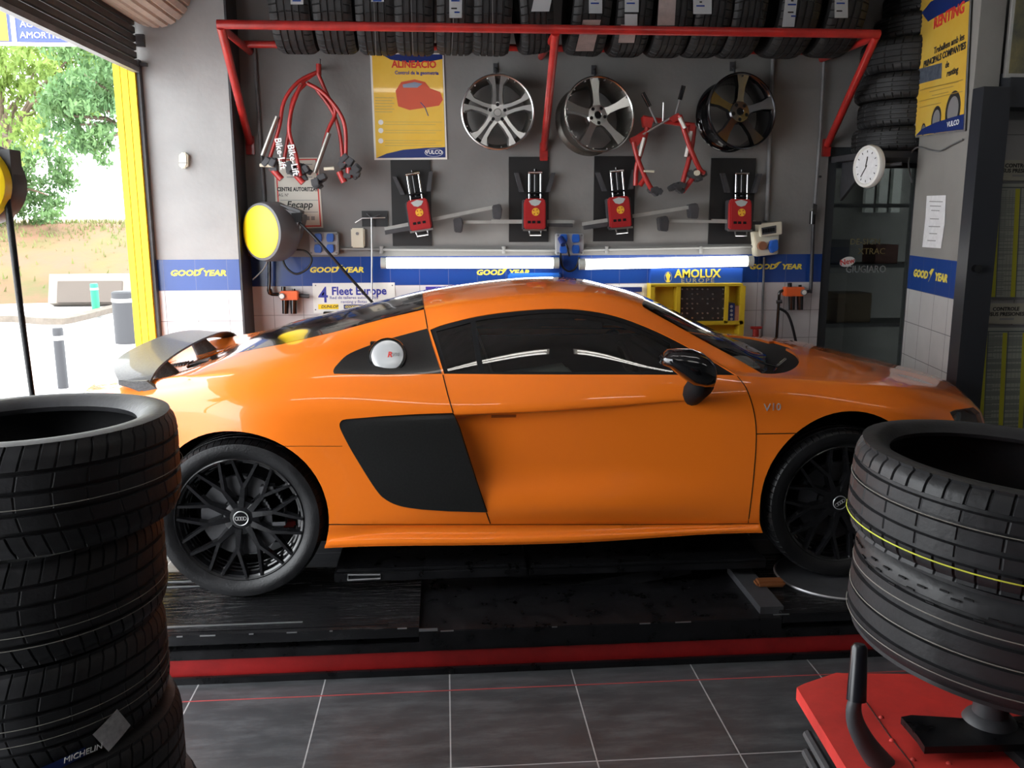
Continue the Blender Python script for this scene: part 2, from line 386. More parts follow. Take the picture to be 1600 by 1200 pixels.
# lengthwise lines of the body: (station, half width, height) or (station, half width, height, x)
CV = [
 [(-1.7, .0, .40, -1.70), (-1.6, .55, .40, -1.62), (-1.35, .86, .41), (-.9, .93, .42), (-.5, .950, .437), (0, .950, .432), (.7, .950, .430), (1.38, .945, .445), (1.8, .92, .40), (2.2, .86, .33), (2.5, .66, .31, 2.50), (2.72, 0, .31, 2.66)],
 [(-1.7, .0, .42, -1.715), (-1.6, .57, .42, -1.64), (-1.35, .88, .43), (-.9, .95, .44), (-.5, .958, .455), (0, .958, .450), (.7, .958, .448), (1.38, .95, .46), (1.8, .93, .42), (2.2, .875, .35), (2.5, .67, .34, 2.52), (2.72, 0, .34, 2.68)],
 [(-1.7, .0, .45, -1.72), (-1.6, .57, .45, -1.64), (-1.35, .88, .46), (-.9, .945, .48), (-.5, .940, .49), (-.3, .915, .50), (0, .912, .492), (.7, .915, .487), (1.3, .925, .480), (1.8, .93, .47), (2.2, .88, .40), (2.5, .68, .40, 2.54), (2.72, 0, .40, 2.70)],
 [(-1.7, .0, .50, -1.73), (-1.6, .58, .50, -1.65), (-1.35, .89, .51), (-.9, .95, .53), (-.5, .948, .540), (0, .936, .530), (.7, .936, .517), (1.38, .940, .500), (1.8, .94, .50), (2.2, .89, .46), (2.5, .69, .46, 2.55), (2.72, 0, .46, 2.71)],
 [(-1.7, .0, .60, -1.74), (-1.6, .60, .60, -1.66), (-1.35, .90, .60), (-.9, .96, .60), (-.5, .952, .60), (0, .952, .600), (.4, .955, .590), (.9, .955, .585), (1.38, .948, .575), (1.8, .94, .57), (2.2, .89, .53), (2.5, .70, .53, 2.56), (2.72, 0, .53, 2.72)],
 [(-1.7, .0, .80, -1.73), (-1.6, .62, .80, -1.66), (-1.35, .905, .80), (-.9, .965, .80), (-.5, .958, .79), (-.15, .940, .78), (.1, .908, .78), (.4, .900, .78), (.8, .918, .77), (1.15, .936, .76), (1.38, .946, .75), (1.8, .945, .75), (2.2, .895, .68), (2.5, .70, .68, 2.575), (2.72, 0, .68, 2.73)],
 [(-1.7, .0, .96, -1.72), (-1.6, .61, .96, -1.65), (-1.35, .905, .96), (-.9, .970, .965), (-.5, .968, .965), (-.15, .955, .985), (0, .940, .988), (.1, .908, .992), (.4, .904, 1.000), (.8, .926, 1.028), (1.15, .944, 1.045), (1.38, .948, 1.018), (1.76, .940, 1.005), (2.1, .910, .95), (2.35, .82, .885, 2.36), (2.52, .67, .84, 2.57), (2.72, 0, .80, 2.735)],
 [(-1.7, .0, 1.0, -1.715), (-1.6, .58, 1.01, -1.64), (-1.35, .89, 1.03), (-.9, .966, 1.035), (-.5, .967, 1.030), (-.15, .964, 1.024), (.1, .963, 1.020), (.4, .960, 1.027), (.8, .952, 1.048), (1.15, .950, 1.064), (1.38, .946, 1.066), (1.76, .925, 1.045), (2.1, .885, 1.00), (2.35, .79, .945, 2.355), (2.52, .64, .90, 2.565), (2.72, 0, .87, 2.735)],
 [(-1.7, .0, 1.04, -1.71), (-1.6, .50, 1.06, -1.64), (-1.35, .80, 1.095), (-.9, .885, 1.15), (-.5, .885, 1.180), (-.15, .868, 1.178), (.1, .868, 1.173), (.4, .876, 1.172), (.8, .884, 1.164), (1.15, .886, 1.156), (1.38, .875, 1.140), (1.76, .835, 1.105), (2.1, .79, 1.065), (2.35, .71, 1.005, 2.34), (2.52, .60, .94, 2.545), (2.72, 0, .905, 2.73)],
 [(-1.7, .0, 1.05, -1.69), (-1.6, .42, 1.07, -1.63), (-1.35, .68, 1.125), (-.9, .76, 1.195), (-.5, .72, 1.268), (-.07, .615, 1.335), (.01, .61, 1.362), (.19, .605, 1.398), (.42, .605, 1.421), (.60, .61, 1.420), (.77, .625, 1.391), (.95, .655, 1.327), (1.14, .715, 1.232), (1.28, .78, 1.155), (1.38, .79, 1.140), (1.76, .73, 1.115), (2.1, .68, 1.082), (2.35, .61, 1.03, 2.33), (2.52, .52, .962, 2.55), (2.72, 0, .915, 2.725)],
 [(-1.7, .0, 1.05, -1.67), (-1.6, .30, 1.06, -1.62), (-1.35, .48, 1.10), (-1.15, .51, 1.152), (-.92, .52, 1.222), (-.75, .52, 1.262), (-.51, .51, 1.314), (-.28, .50, 1.376), (-.10, .49, 1.417), (.2, .47, 1.462), (.58, .47, 1.487), (.80, .48, 1.468), (.95, .505, 1.418), (1.08, .55, 1.345), (1.22, .62, 1.262), (1.34, .68, 1.188), (1.47, .70, 1.140), (1.76, .56, 1.128), (2.1, .48, 1.090), (2.35, .42, 1.04, 2.34), (2.52, .35, .975, 2.59), (2.72, 0, .925, 2.72)],
 [(-1.7, .0, 1.045, -1.66), (-1.6, .15, 1.055, -1.61), (-1.35, .26, 1.088), (-1.15, .27, 1.142), (-.92, .27, 1.238), (-.51, .27, 1.345), (-.10, .26, 1.440), (.2, .25, 1.484), (.58, .25, 1.505), (.85, .25, 1.475), (1.02, .27, 1.420), (1.22, .30, 1.325), (1.40, .32, 1.238), (1.55, .34, 1.165), (1.78, .30, 1.146), (2.1, .24, 1.103), (2.35, .21, 1.050), (2.52, .17, .982, 2.62), (2.72, 0, .93, 2.72)],
 [(-1.7, .0, 1.045, -1.65), (-1.6, .0, 1.055, -1.60), (-1.35, 0, 1.09), (-1.15, 0, 1.145), (-.92, 0, 1.248), (-.51, 0, 1.358), (-.10, 0, 1.450), (.2, 0, 1.492), (.58, 0, 1.511), (.85, 0, 1.478), (1.05, 0, 1.421), (1.23, 0, 1.336), (1.41, 0, 1.248), (1.58, 0, 1.172), (1.80, 0, 1.150), (2.1, 0, 1.107), (2.35, 0, 1.052), (2.52, 0, .985, 2.63), (2.72, 0, .93, 2.72)],
]
TK = np.array([0, .03, .07, .11, .18, .38, .59, .64, .80, 1.08, 1.23, 1.47, 1.73])
KF = []
for c in CV:
    ss = [p[0] for p in c]; KF.append((ncs(ss, [p[3] if len(p) > 3 else p[0] for p in c]), ncs(ss, [p[1] for p in c]), ncs(ss, [p[2] for p in c])))
def skin(s, t):
    """points of the near half of the body skin, x / half width / z, for arrays s, t"""
    s = np.asarray(s, float); t = np.asarray(t, float)
    P = np.stack([np.stack([f(s) for f in k], -1) for k in KF], 1)      # n,K,3
    gh = P[:, -2].copy(); gh[:, 1] *= -1; P = np.concatenate([P, gh[:, None]], 1)
    tk = np.append(TK, TK[-1]+(TK[-1]-TK[-2])); h = np.diff(tk)
    dl = np.diff(P, axis=1)/h[None, :, None]
    m = np.zeros_like(P); a, b = dl[:, :-1], dl[:, 1:]
    h0, h1 = h[:-1][None, :, None], h[1:][None, :, None]; w1, w2 = 2*h1+h0, h1+2*h0
    with np.errstate(divide='ignore', invalid='ignore'):
        mm = np.where(a*b > 0, (w1+w2)/(w1/a+w2/b), 0)
    m[:, 1:-1] = mm; m[:, 0] = dl[:, 0]; m[:, -1] = dl[:, -1]
    i = np.clip(np.searchsorted(tk, t, side='right')-1, 0, len(TK)-2); n = np.arange(len(s))
    hh = h[i][:, None]; u = ((t-tk[i])/h[i])[:, None]
    p0, p1, m0, m1 = P[n, i], P[n, i+1], m[n, i], m[n, i+1]
    r = (2*u**3-3*u**2+1)*p0+(u**3-2*u**2+u)*hh*m0+(-2*u**3+3*u**2)*p1+(u**3-u**2)*hh*m1
    return r
def skin_n(s, t):
    e = 2e-3
    a = skin(s+e, t)-skin(s-e, t); b = skin(s, np.minimum(t+e, TK[-1]))-skin(s, np.maximum(t-e, 0))
    a = a*[1, -1, 1]; b = b*[1, -1, 1]                     # world: y = YC - w
    n = np.cross(a, b); L = np.linalg.norm(n, axis=1, keepdims=True); n = n/np.maximum(L, 1e-9)
    return n
def world(P): return np.stack([P[:, 0], YC-P[:, 1], P[:, 2]], 1)
# lookup pixel -> (s,t)
GS = np.linspace(-1.7, 2.72, 320); GT = np.linspace(0, TK[-1], 170)
_ss, _tt = np.meshgrid(GS, GT, indexing='ij'); _pw = world(skin(_ss.ravel(), _tt.ravel())); _nt = len(GT)
_tris = []
for i in range(len(GS)-1):
    for j in range(_nt-1):
        a, b_, c, d = i*_nt+j, (i+1)*_nt+j, (i+1)*_nt+j+1, i*_nt+j+1
        _tris += [(a, b_, c), (a, c, d)]
_bvh = BVHTree.FromPolygons([Vector(p) for p in _pw], _tris)
_prm = np.stack([_ss.ravel(), _tt.ravel()], 1)
def _bary(hit, idx):
    tri = _tris[idx]; A, B, C_ = (_pw[k] for k in tri); v0, v1, v2 = B-A, C_-A, np.array(hit)-A
    d00, d01, d11, d20, d21 = v0@v0, v0@v1, v1@v1, v2@v0, v2@v1; den = d00*d11-d01*d01
    if abs(den) < 1e-14: return _prm[tri[0]]
    v = (d11*d20-d01*d21)/den; w = (d00*d21-d01*d20)/den
    return _prm[tri[0]]*(1-v-w)+_prm[tri[1]]*v+_prm[tri[2]]*w
def px2st(px, py):
    hit, n, idx, d = _bvh.ray_cast(CAM, ray(px, py).normalized())
    if hit is None:
        # just off the silhouette: nearest point of the skin to the line of sight
        r = ray(px, py).normalized(); best = None
        for k in range(60):
            p = CAM+r*(3.6+k*.04); h, n, ix, dd = _bvh.find_nearest(p)
            if best is None or dd < best[0]: best = (dd, h, ix)
        hit, idx = best[1], best[2]
    return _bary(hit, idx)
def side2st(X, Z):
    hit, n, idx, d = _bvh.ray_cast(Vector((X, 2, Z)), Vector((0, 1, 0)))
    return _bary(hit, idx) if hit else None
def dense(pts, n=6, closed=True):
    P = [Vector((p[0], p[1], 0)) for p in pts]; out = []
    m = len(P) if closed else len(P)-1
    for i in range(m):
        a, b_ = P[i], P[(i+1) % len(P)]; k = max(1, int((b_-a).length/n))
        out += [tuple((a+(b_-a)*(j/k))[:2]) for j in range(k)]
    if not closed: out.append(tuple(P[-1][:2]))
    return out
def spl(pts, n=5):
    return [tuple(p[:2]) for p in catmull([Vector((a, b_, 0)) for a, b_ in pts], n)]
def pst(pts, **k): return [tuple(px2st(*p)) for p in dense(pts, **k)]
TM = TK[-1]
# ---- outlines read off the side of the car
dlo_top = spl([(672, 515), (700, 505), (760, 491.5), (840, 483), (900, 483), (960, 493), (1020, 515), (1080, 545), (1150, 586)])
DLO = dlo_top+[(1000, 585.5), (800, 585), (694, 584), (683, 548)]
G1 = [(681, 517), (735, 503), (741, 545), (748, 580), (700, 580), (691, 550)]
G2 = [(743, 501)]+spl([(760, 497.5), (840, 489), (900, 489), (960, 499), (1015, 519), (1048, 536)])+[(1052, 580.5), (900, 580.5), (757, 580), (749, 545)]
blade_up = spl([(522, 584), (521, 579), (527, 570), (548, 552), (600, 532)])+[(640, 521), (668, 513.5), (676, 542), (690, 584), (600, 585.5)]
blade_lo = spl([(541, 655), (533, 658), (531, 668), (543, 692), (560, 720), (587, 762), (602, 778), (625, 789), (660, 795)])+[(700, 798), (760, 800), (748, 762), (733, 715), (718, 668), (708, 645), (650, 647), (600, 650)]
door = [(668, 513), (676, 542), (692, 592), (700, 618), (708, 645), (718, 668), (733, 715), (748, 762), (760, 800), (766, 818)]+[(1000, 818), (1169, 817.5)]+spl([(1176, 760), (1181, 700), (1181, 665), (1176, 635), (1166, 607), (1152, 588)])+dlo_top[::-1]
sill = [(500, 862), (500, 820), (766, 819.5), (1000, 819.5), (1187, 818.5), (1200, 818), (1200, 845), (1187, 850), (800, 870)]
wind_edge = spl([(1006, 470), (1003.5, 477), (1012, 484), (1050, 505), (1100, 533), (1150, 560), (1190, 583.5)])
PAN = {}
def arch(cx, cz, rx, rz, n=64):
    out = []
    for k in range(n):
        a = 2*pi*k/n; X, Z = cx+rx*cos(a), cz+rz*sin(a)
        q = side2st(X, max(Z, .30))
        if q is None or Z < .44:
            q = np.array([side2st(X, .52)[0], -.02])
        out.append(tuple(q))
    return out
arR = arch(-.885, .575, .378, .392); arF = arch(1.762, .575, .385, .418)
we = pst(wind_edge, closed=False)
sC = lambda X: (X, TM+.02)
cowl_front = [tuple(px2st(*p)) for p in spl([(1190, 583.5), (1212, 584), (1232, 580), (1245, 572), (1248.5, 563), (1243, 553), (1228, 544)])]
PAN['windscreen'] = [sC(1.03), (1.015, 1.60)]+we+[(1.53, 1.35), (1.60, 1.47), sC(1.60)]
PAN['cowl'] = [sC(1.60), (1.60, 1.47), (1.53, 1.35), (we[-1][0], we[-1][1])]+cowl_front+[(1.83, 1.58), sC(1.845)]
rg = pst([(660, 457), (660, 470), (663, 483.5), (600, 498), (520, 519.5), (440, 538), (400, 545.5), (365, 553), (331, 563), (329, 560.5)], closed=False)
PAN['rear_glass'] = [sC(rg[0][0]+.005)]+rg+[(rg[-1][0]-.01, 1.35), (rg[-1][0]-.02, 1.5), sC(rg[-1][0]-.02)]
vents = pst([(291, 573), (296, 563), (310, 556), (327, 550.5), (326, 564), (305, 573), (293, 576)])
tailv = pst([(222, 566), (245, 559), (270, 554), (297, 551), (280, 558), (262, 566), (246, 575), (230, 588)])
PAN['window_frame'] = pst(DLO); PAN['glass_front'] = pst(G2); PAN['glass_quarter'] = pst(G1)
PAN['upper_blade'] = pst(blade_up); PAN['side_blade'] = pst(blade_lo)
PAN['door'] = pst(door); PAN['sill'] = pst(sill)
PAN['lamp'] = pst([(1484, 644), (1492, 640.5), (1510, 638), (1521, 636.5), (1531, 645), (1538, 668), (1540, 684), (1502, 684), (1497, 668), (1490, 655)])
hl = PAN['lamp']
def clampst(P): return [(min(max(a, -1.72), 2.74), b_) for a, b_ in P]
# ---- one triangulation of the whole skin with every outline in it
coords, edges = [], []
def add_poly(P, closed=True):
    k = len(coords); n = len(P); coords.extend(P)
    edges.extend([(k+i, k+(i+1) % n) for i in range(n if closed else n-1)])
add_poly([(-1.7, 0), (2.72, 0), (2.72, TM), (-1.7, TM)])
for nme, P in PAN.items(): add_poly(clampst(P))
for P in (arR, arF, vents, tailv): add_poly(P)
allp = np.array(coords)
gs = np.concatenate([np.arange(-1.695, -1.35, .025), np.arange(-1.35, 2.2, .034), np.arange(2.2, 2.72, .025)])
gt = np.concatenate([np.linspace(a, b_, max(2, int(math.ceil((b_-a)/.024))), endpoint=False) for a, b_ in zip(TK[:-1], TK[1:])]+[[TM]])
for i, s_ in enumerate(gs):
    for j, t_ in enumerate(gt):
        d = np.abs(allp-[s_, t_]); 
        if (np.hypot(d[:, 0], d[:, 1])).min() > .006: coords.append((s_, t_))
vo, ed, fa, *_r = delaunay_2d_cdt([Vector(c) for c in coords], edges, [], 0, 1e-6)
V2 = np.array([tuple(v) for v in vo]); F2 = np.array([tuple(f) for f in fa if len(f) == 3])
cen = V2[F2].mean(1)
def inpoly(P, q):
    P = np.array(P); x, y = q[:, 0], q[:, 1]; r = np.zeros(len(q), bool); n = len(P)
    for i in range(n):
        x0, y0 = P[i]; x1, y1 = P[i-1]
        if y0 == y1: continue
        c = ((y0 > y) != (y1 > y)) & (x < (x1-x0)*(y-y0)/(y1-y0)+x0); r ^= c
    return r
dom = (cen[:, 0] > -1.7) & (cen[:, 0] < 2.72) & (cen[:, 1] > 0) & (cen[:, 1] < TM)
cls = np.full(len(F2), 'body', dtype='U20'); hole = inpoly(arR, cen) | inpoly(arF, cen) | ~dom
for nme in ('door', 'sill', 'window_frame', 'glass_front', 'glass_quarter', 'upper_blade', 'side_blade', 'rear_glass', 'windscreen', 'cowl', 'lamp'):
    cls[inpoly(PAN[nme], cen)] = nme
cls[inpoly(vents, cen) | inpoly(tailv, cen)] = 'vent'
# bonnet / roof / front fender / bumper split of what is left
body = cls == 'body'
sv, tv = cen[:, 0], cen[:, 1]
cls[body & (sv > 1.0) & (tv > 1.05) & (sv < 2.55) & (tv > 1.02)] = 'bonnet'
cls[body & (sv > rg[0][0]-.02) & (sv < 1.33) & (tv > .8)] = 'roof'
cls[body & (sv <= rg[2][0]-.0) & (sv > -1.9)] = 'rear_quarter'
cls[body & (cls == 'body') & (sv > 1.2)] = 'front_fender'
cls[hole] = ''
PP = world(skin(V2[:, 0], np.clip(V2[:, 1], 0, TM))); NN = skin_n(V2[:, 0], np.clip(V2[:, 1], 0, TM))
# blend normals at the ends where the rows close up
def panel(name, keys, m, parent, off=0., skirt=.02, mirror=False, both=True, offf=None, posf=None):
    sel = np.isin(cls, keys); F = F2[sel]
    if not len(F): return None
    ids, inv = np.unique(F, return_inverse=True); F = inv.reshape(-1, 3)
    o_ = np.full(len(ids), off) if offf is None else offf(V2[ids])
    P = PP[ids]+NN[ids]*o_[:, None]; n = NN[ids]
    if posf is not None: P = posf(P); n = np.tile([0., -1., 0.], (len(P), 1))
    # orientation
    a, b_, c = P[F[:, 0]], P[F[:, 1]], P[F[:, 2]]; fn = np.cross(b_-a, c-a); flip = (fn*n[F].mean(1)).sum(1) < 0
    F = np.where(flip[:, None], F[:, ::-1], F)
    E = {}
    for f in F:
        for k in range(3):
            e = (f[k], f[(k+1) % 3]); E[e] = E.get(e, 0)+1
    bd = [e for e in E if (e[1], e[0]) not in E]
    verts, faces, nrm = P.tolist(), F.tolist(), []
    cn = [n[v] for f in F for v in f]
    if skirt:
        # no skirt on the centre line, where the mirrored half joins
        base = len(verts); mp = {}
        for e in bd:
            if PP[ids[e[0]]][1] > YC-1e-4 and PP[ids[e[1]]][1] > YC-1e-4: continue
            for v in e:
                if v not in mp: mp[v] = len(verts); verts.append((P[v]-n[v]*skirt).tolist())
            q = (e[1], e[0], mp[e[0]], mp[e[1]]); faces.append(q)
            pa, pb, pc = (np.array(verts[i]) for i in q[:3]); w = np.cross(pb-pa, pc-pa); w = w/max(np.linalg.norm(w), 1e-9)
            cn += [w]*4
    sets = [False, True] if both else [mirror]
    vv, ff, nn = [], [], []
    for mi in sets:
        k = len(vv)
        if not mi: vv += verts; ff += [tuple(f) for f in faces]; nn += [tuple(x) for x in cn]
        else:
            vv += [(x, 2*YC-y, z) for x, y, z in verts]; i = 0
            for f in faces:
                ff.append(tuple(k+q for q in reversed(f))); L = len(f)
                nn += [(x[0], -x[1], x[2]) for x in reversed(cn[i:i+L])]; i += L
    me = bpy.data.meshes.new(name); me.from_pydata(vv, [], ff); me.materials.append(m)
    me.polygons.foreach_set('use_smooth', [True]*len(ff)); me.update()
    if posf is None: me.normals_split_custom_set([tuple(float(q) for q in x) for x in nn])
    else: me.set_sharp_from_angle(angle=radians(35))
    o = bpy.data.objects.new(name, me); COL.objects.link(o); o.parent = parent
    o.matrix_parent_inverse = parent.matrix_world.inverted() if parent.matrix_world else Matrix.Identity(4)
    return o
car = thing('sports_car', 'orange two-door sports coupe with black wheels and dark side blade on the lift', 'car', (0, 0, 0))
panel('rear_quarter', ['rear_quarter', 'body'], M['orange'], car)
panel('roof', ['roof'], M['orange'], car)
panel('bonnet', ['bonnet'], M['orange'], car)
panel('front_fender', ['front_fender'], M['orange'], car)
for mi in (False, True):
    panel('door', ['door'], M['orange'], car, both=False, mirror=mi, off=.0)
    panel('sill', ['sill'], M['orange'], car, both=False, mirror=mi)
    wf = panel('window_frame', ['window_frame'], M['matte_black'], car, both=False, mirror=mi, off=-.003, skirt=.03)
    panel('side_window', ['glass_front'], M['glass'], car, both=False, mirror=mi, off=-.006, skirt=0)
    panel('quarter_window', ['glass_quarter'], M['glass_dark'], car, both=False, mirror=mi, off=-.006, skirt=0)
    tag(panel('upper_blade', ['upper_blade'], M['carbon'], car, both=False, mirror=mi, off=.002), 'dark carbon upper blade behind the door glass')
    def bo(q):
        k = np.clip((q[:, 0]+.50)/.55, 0, 1); return .004+.036*k**1.5
    def bp_(P):
        z = P[:, 2]; w = .968-.012*((z-.80)/.25)**2-np.clip(z-.985, 0, 1)*.35
        Q_ = P.copy(); Q_[:, 1] = YC-w; return Q_
    tag(panel('side_blade', ['side_blade'], M['carbon'], car, both=False, mirror=mi, posf=bp_, skirt=.05), 'dark carbon air intake blade')
    panel('headlight', ['lamp'], M['glass'], car, both=False, mirror=mi, skirt=0)
panel('windscreen', ['windscreen'], M['glass'], car, off=-.002, skirt=0)
panel('cowl', ['cowl'], M['matte_black'], car, off=-.012, skirt=.0)
panel('engine_cover_glass', ['rear_glass'], M['gloss_black'], car, off=.001)
panel('deck_vent', ['vent'], M['matte_black'], car, off=-.01)
def ribbon(lines, name, m, w=.0045, off=.0012):
    for L in lines:
        bm = bmesh.new(); q = np.array(L); P = world(skin(q[:, 0], np.clip(q[:, 1], 0, TM))); n = skin_n(q[:, 0], np.clip(q[:, 1], 0, TM)); P = P+n*off
        prev = None
        for i in range(len(P)):
            d = P[min(i+1, len(P)-1)]-P[max(i-1, 0)]; sd_ = np.cross(d, n[i]); L_ = np.linalg.norm(sd_)
            if L_ < 1e-9: continue
            sd_ = sd_/L_*w/2
            cur = (bm.verts.new(P[i]+sd_), bm.verts.new(P[i]-sd_))
            if prev: bm.faces.new((prev[0], cur[0], cur[1], prev[1]))
            prev = cur
        bmesh.ops.solidify(bm, geom=bm.faces[:], thickness=.0004)
        obj(name, bm, m, car)
def pl(pts): return pst(pts, closed=False)
ribbon([pl([(663, 484), (668, 513)]), pl([(692, 586), (700, 618), (708, 645)]), pl([(760, 801), (766, 818)]), pl([(708, 646), (718, 668), (733, 715), (748, 762), (761, 800)]),
        pl(spl([(1169, 817), (1176, 760), (1181, 700), (1181, 665), (1176, 635), (1166, 607), (1152, 588)])),
        pl([(514, 819.5), (766, 819.5), (1000, 819.5), (1186, 818)]), pl([(1181, 678), (1246, 677)])], 'panel_gap', M['gap'])
ribbon([pl([(432, 697), (535, 697)]), pl([(660, 458), (661, 470), (663, 484)])], 'panel_gap', M['gap'], w=.002)
# bright-finished edge under the windows
# ---- wheel housings, floor pan, cabin
for cx in (-.885, 1.762):
    for sgn in (-1, 1):
        b = bmesh.new()
        y0 = YC+sgn*.845; y1 = YC+sgn*.52
        n = 24; prev = None
        for k in range(n+1):
            a = radians(-25+230*k/n); p = [b.verts.new((cx+.425*cos(a), yy, .575+.435*sin(a))) for yy in (y0, y1)]
            if prev: b.faces.new((prev[0], p[0], p[1], prev[1]))
            prev = p
        box(b, (cx, y1, .62), (.86, .01, .62)); obj('wheel_housing', b, M['matte_black'], car)
b = bmesh.new(); box(b, (.43, YC, .46), (1.75, 1.70, .06)); box(b, (-1.45, YC, .5), (.22, 1.3, .12)); box(b, (2.28, YC, .46), (.30, 1.2, .12)); box(b, (.43, YC, .44), (4.0, 1.0, .03))
obj('floor_pan', b, M['matte_black'], car)
b = bmesh.new(); box(b, (.43, YC, .75), (1.72, 1.62, .02)); box(b, (-.30, YC, .98), (.06, 1.40, .62)); box(b, (-.25, YC, 1.2), (.1, 1.1, .12))
for sg in (-1, 1): box(b, (.45, YC+sg*.83, .93), (1.55, .04, .36))
obj('cabin_lining', b, M['matte_black'], car)
b = bmesh.new(); box(b, (1.30, YC, 1.0), (.42, 1.45, .20), (0, radians(8), 0)); box(b, (.6, YC, .85), (1.1, .22, .2)); obj('dashboard', b, M['matte_black'], car, bevel=.03)
for sg in (-1, 1):
    b = bmesh.new()
    box(b, (.48, YC+sg*.37, .86), (.52, .50, .16), (0, radians(-8), 0)); box(b, (.14, YC+sg*.37, 1.08), (.16, .48, .56), (0, radians(-20), 0)); box(b, (.02, YC+sg*.37, 1.33), (.09, .22, .14), (0, radians(-18), 0))
    obj('seat', b, mat('seat_leather', (.03, .03, .032), .5), car, bevel=.03, smooth=40)
b = bmesh.new(); lathe(b, [(.175+.014*cos(a), .014*sin(a)) for a in [2*pi*k/8 for k in range(8)]], 32, T((.93, YC-.37, 1.06), (0, radians(65), 0)), closed=True)
cyl(b, (.93, YC-.37, 1.06), (1.15, YC-.37, .98), .03); box(b, (.93, YC-.37, 1.06), (.02, .32, .04), (0, radians(-25), 0))
obj('steering_wheel', b, M['matte_black'], car, smooth=40)
# ---- filler cap
c0 = np.array(px2st(606.5, 557)); pc = world(skin(c0[:1], c0[1:]))[0]; ncap = Vector((-.04, -.88, .46)).normalized()
q = ncap.to_track_quat('Z', 'Y').to_matrix().to_4x4(); MC = Matrix.Translation(Vector(pc)+Vector((0, -.040, .01))) @ q
b = bmesh.new(); lathe(b, [(0, .010), (.030, .0098), (.058, .0075), (.068, .004), (.072, -.012)], 48, MC)
o = tag(obj('filler_cap', b, mat('brushed_cap', (.60, .61, .62), .25, .25), car, smooth=50), 'round brushed silver filler cap')
b = bmesh.new(); lathe(b, [(.074, -.01), (.076, .002), (.080, .003), (.083, -.004)], 48, MC); obj('cap_ring', b, M['gloss_black'], car, smooth=50)
def badge(s_, px, py, size, m, off=.012, sx=1., shear=0., name='lettering'):
    st = px2st(px, py); a = np.array([st[0]]); t_ = np.array([st[1]]); P = Vector(world(skin(a, t_))[0]); n = Vector(skin_n(a, t_)[0])
    xa = Vector((1, 0, 0)); xa = (xa-n*xa.dot(n)).normalized(); ya = n.cross(xa)
    R3 = Matrix((xa, ya, n)).transposed()
    o = text(car, s_, m, (0, 0, 0), size, rot=(0, 0, 0), sx=sx, shear=shear, name=name, extr=.0012)
    o.matrix_local = Matrix.Translation(P+n*off) @ R3.to_4x4() @ Matrix.Diagonal((sx, 1, 1, 1))
    return o
M['badge'] = mat('badge_silver', (.6, .6, .6), .25, .3)
badge('V', 1198, 637, .048, M['badge'], .004, 1.1, name='engine_badge'); badge('10', 1212, 636, .046, M['badge'], .004, 1., name='engine_badge')
xa_ = (Vector((1, 0, 0))-ncap*ncap.x).normalized(); RC = Matrix((xa_, ncap.cross(xa_), ncap)).transposed().to_4x4()
for s_, m_, dx_, sz_ in (('R', M['red_ink'], .010, .034), ('V10', M['ink_grey'], .036, .020)):
    o = text(car, s_, m_, (0, 0, 0), sz_, rot=(0, 0, 0), shear=.2, name='cap_lettering', bold=.0008); o.matrix_local = Matrix.Translation(MC.translation+ncap*.0108+xa_*dx_) @ RC
# ---- door handle recess, its shade painted as a darker orange
b = bmesh.new(); st = px2st(787, 650); P = Vector(world(skin(np.array([st[0]]), np.array([st[1]])))[0]); box(b, P+Vector((0, .006, 0)), (.115, .02, .020)); hb = obj('door_handle', b, mat('handle_recess_shade', (.30, .055, .004), .4), car, bevel=.004)
# ---- headlight inside
b = bmesh.new()
for k in range(3): lathe(b, [(.0, -.03), (.030, -.02), (.034, .0)], 20, T((2.40+k*.045, YC-.70+k*.07, .865), (radians(90), 0, radians(25))))
obj('headlight_reflector', b, M['chrome'], car, smooth=50)
# ---- mirror
mp_ = px2st(1085, 605); Pm = Vector(world(skin(np.array([mp_[0]]), np.array([mp_[1]])))[0])
ym = 3.50
def at(px, py, Y=None): return onY(px, py, ym if Y is None else Y)
for sg in (1, -1):
    b = bmesh.new()
    rings = [((1033, 562), (14, 8), .05), ((1045, 560), (27, 13), .075), ((1062, 566), (42, 17), .09), ((1080, 573), (56, 19), .10), ((1097, 578), (54, 17), .095), ((1110, 583), (42, 13), .08), ((1117, 586), (18, 6), .03)]
    prev = None
    for (cx_, cy_), (hh, wd), dp in rings:
        c = at(cx_, cy_); hz = hh/2/FPX*3.62; rg_ = []
        for k in range(16):
            a = 2*pi*k/16; ca, sa = cos(a), sin(a)
            p = Vector((c.x, c.y+dp*(abs(ca)**.8)*(1 if ca > 0 else -1), c.z+hz*(abs(sa)**.8)*(1 if sa > 0 else -1)))
            if sg < 0: p.y = 2*YC-p.y
            rg_.append(b.verts.new(p))
        if prev:
            for k in range(16): b.faces.new((prev[k], prev[(k+1) % 16], rg_[(k+1) % 16], rg_[k]))
        else: b.faces.new(rg_)
        prev = rg_
    b.faces.new(prev[::-1]); bmesh.ops.recalc_face_normals(b, faces=b.faces[:])
    mo = obj('wing_mirror', b, M['gloss_black'], car, smooth=60)
    b = bmesh.new()
    pts = [at(1100, 588), at(1096, 600, 3.54), at(1086, 611, 3.60), at(1083, 617, 3.66)]
    if sg < 0: pts = [Vector((p.x, 2*YC-p.y, p.z)) for p in pts]
    tube(b, pts, [.045, .060, .056, .05], 14, flat=.9); obj('mirror_arm', b, M['matte_black'], car, smooth=60)
# ---- wiper
b = bmesh.new(); tube(b, [onY(1207, 583, 3.93), onY(1214, 572, 4.0), onY(1227, 561, 4.1)], .006, 8); tube(b, [onY(1180, 565, 4.05), onY(1216, 573, 3.98)], .005, 8); obj('wiper', b, M['gloss_black'], car)
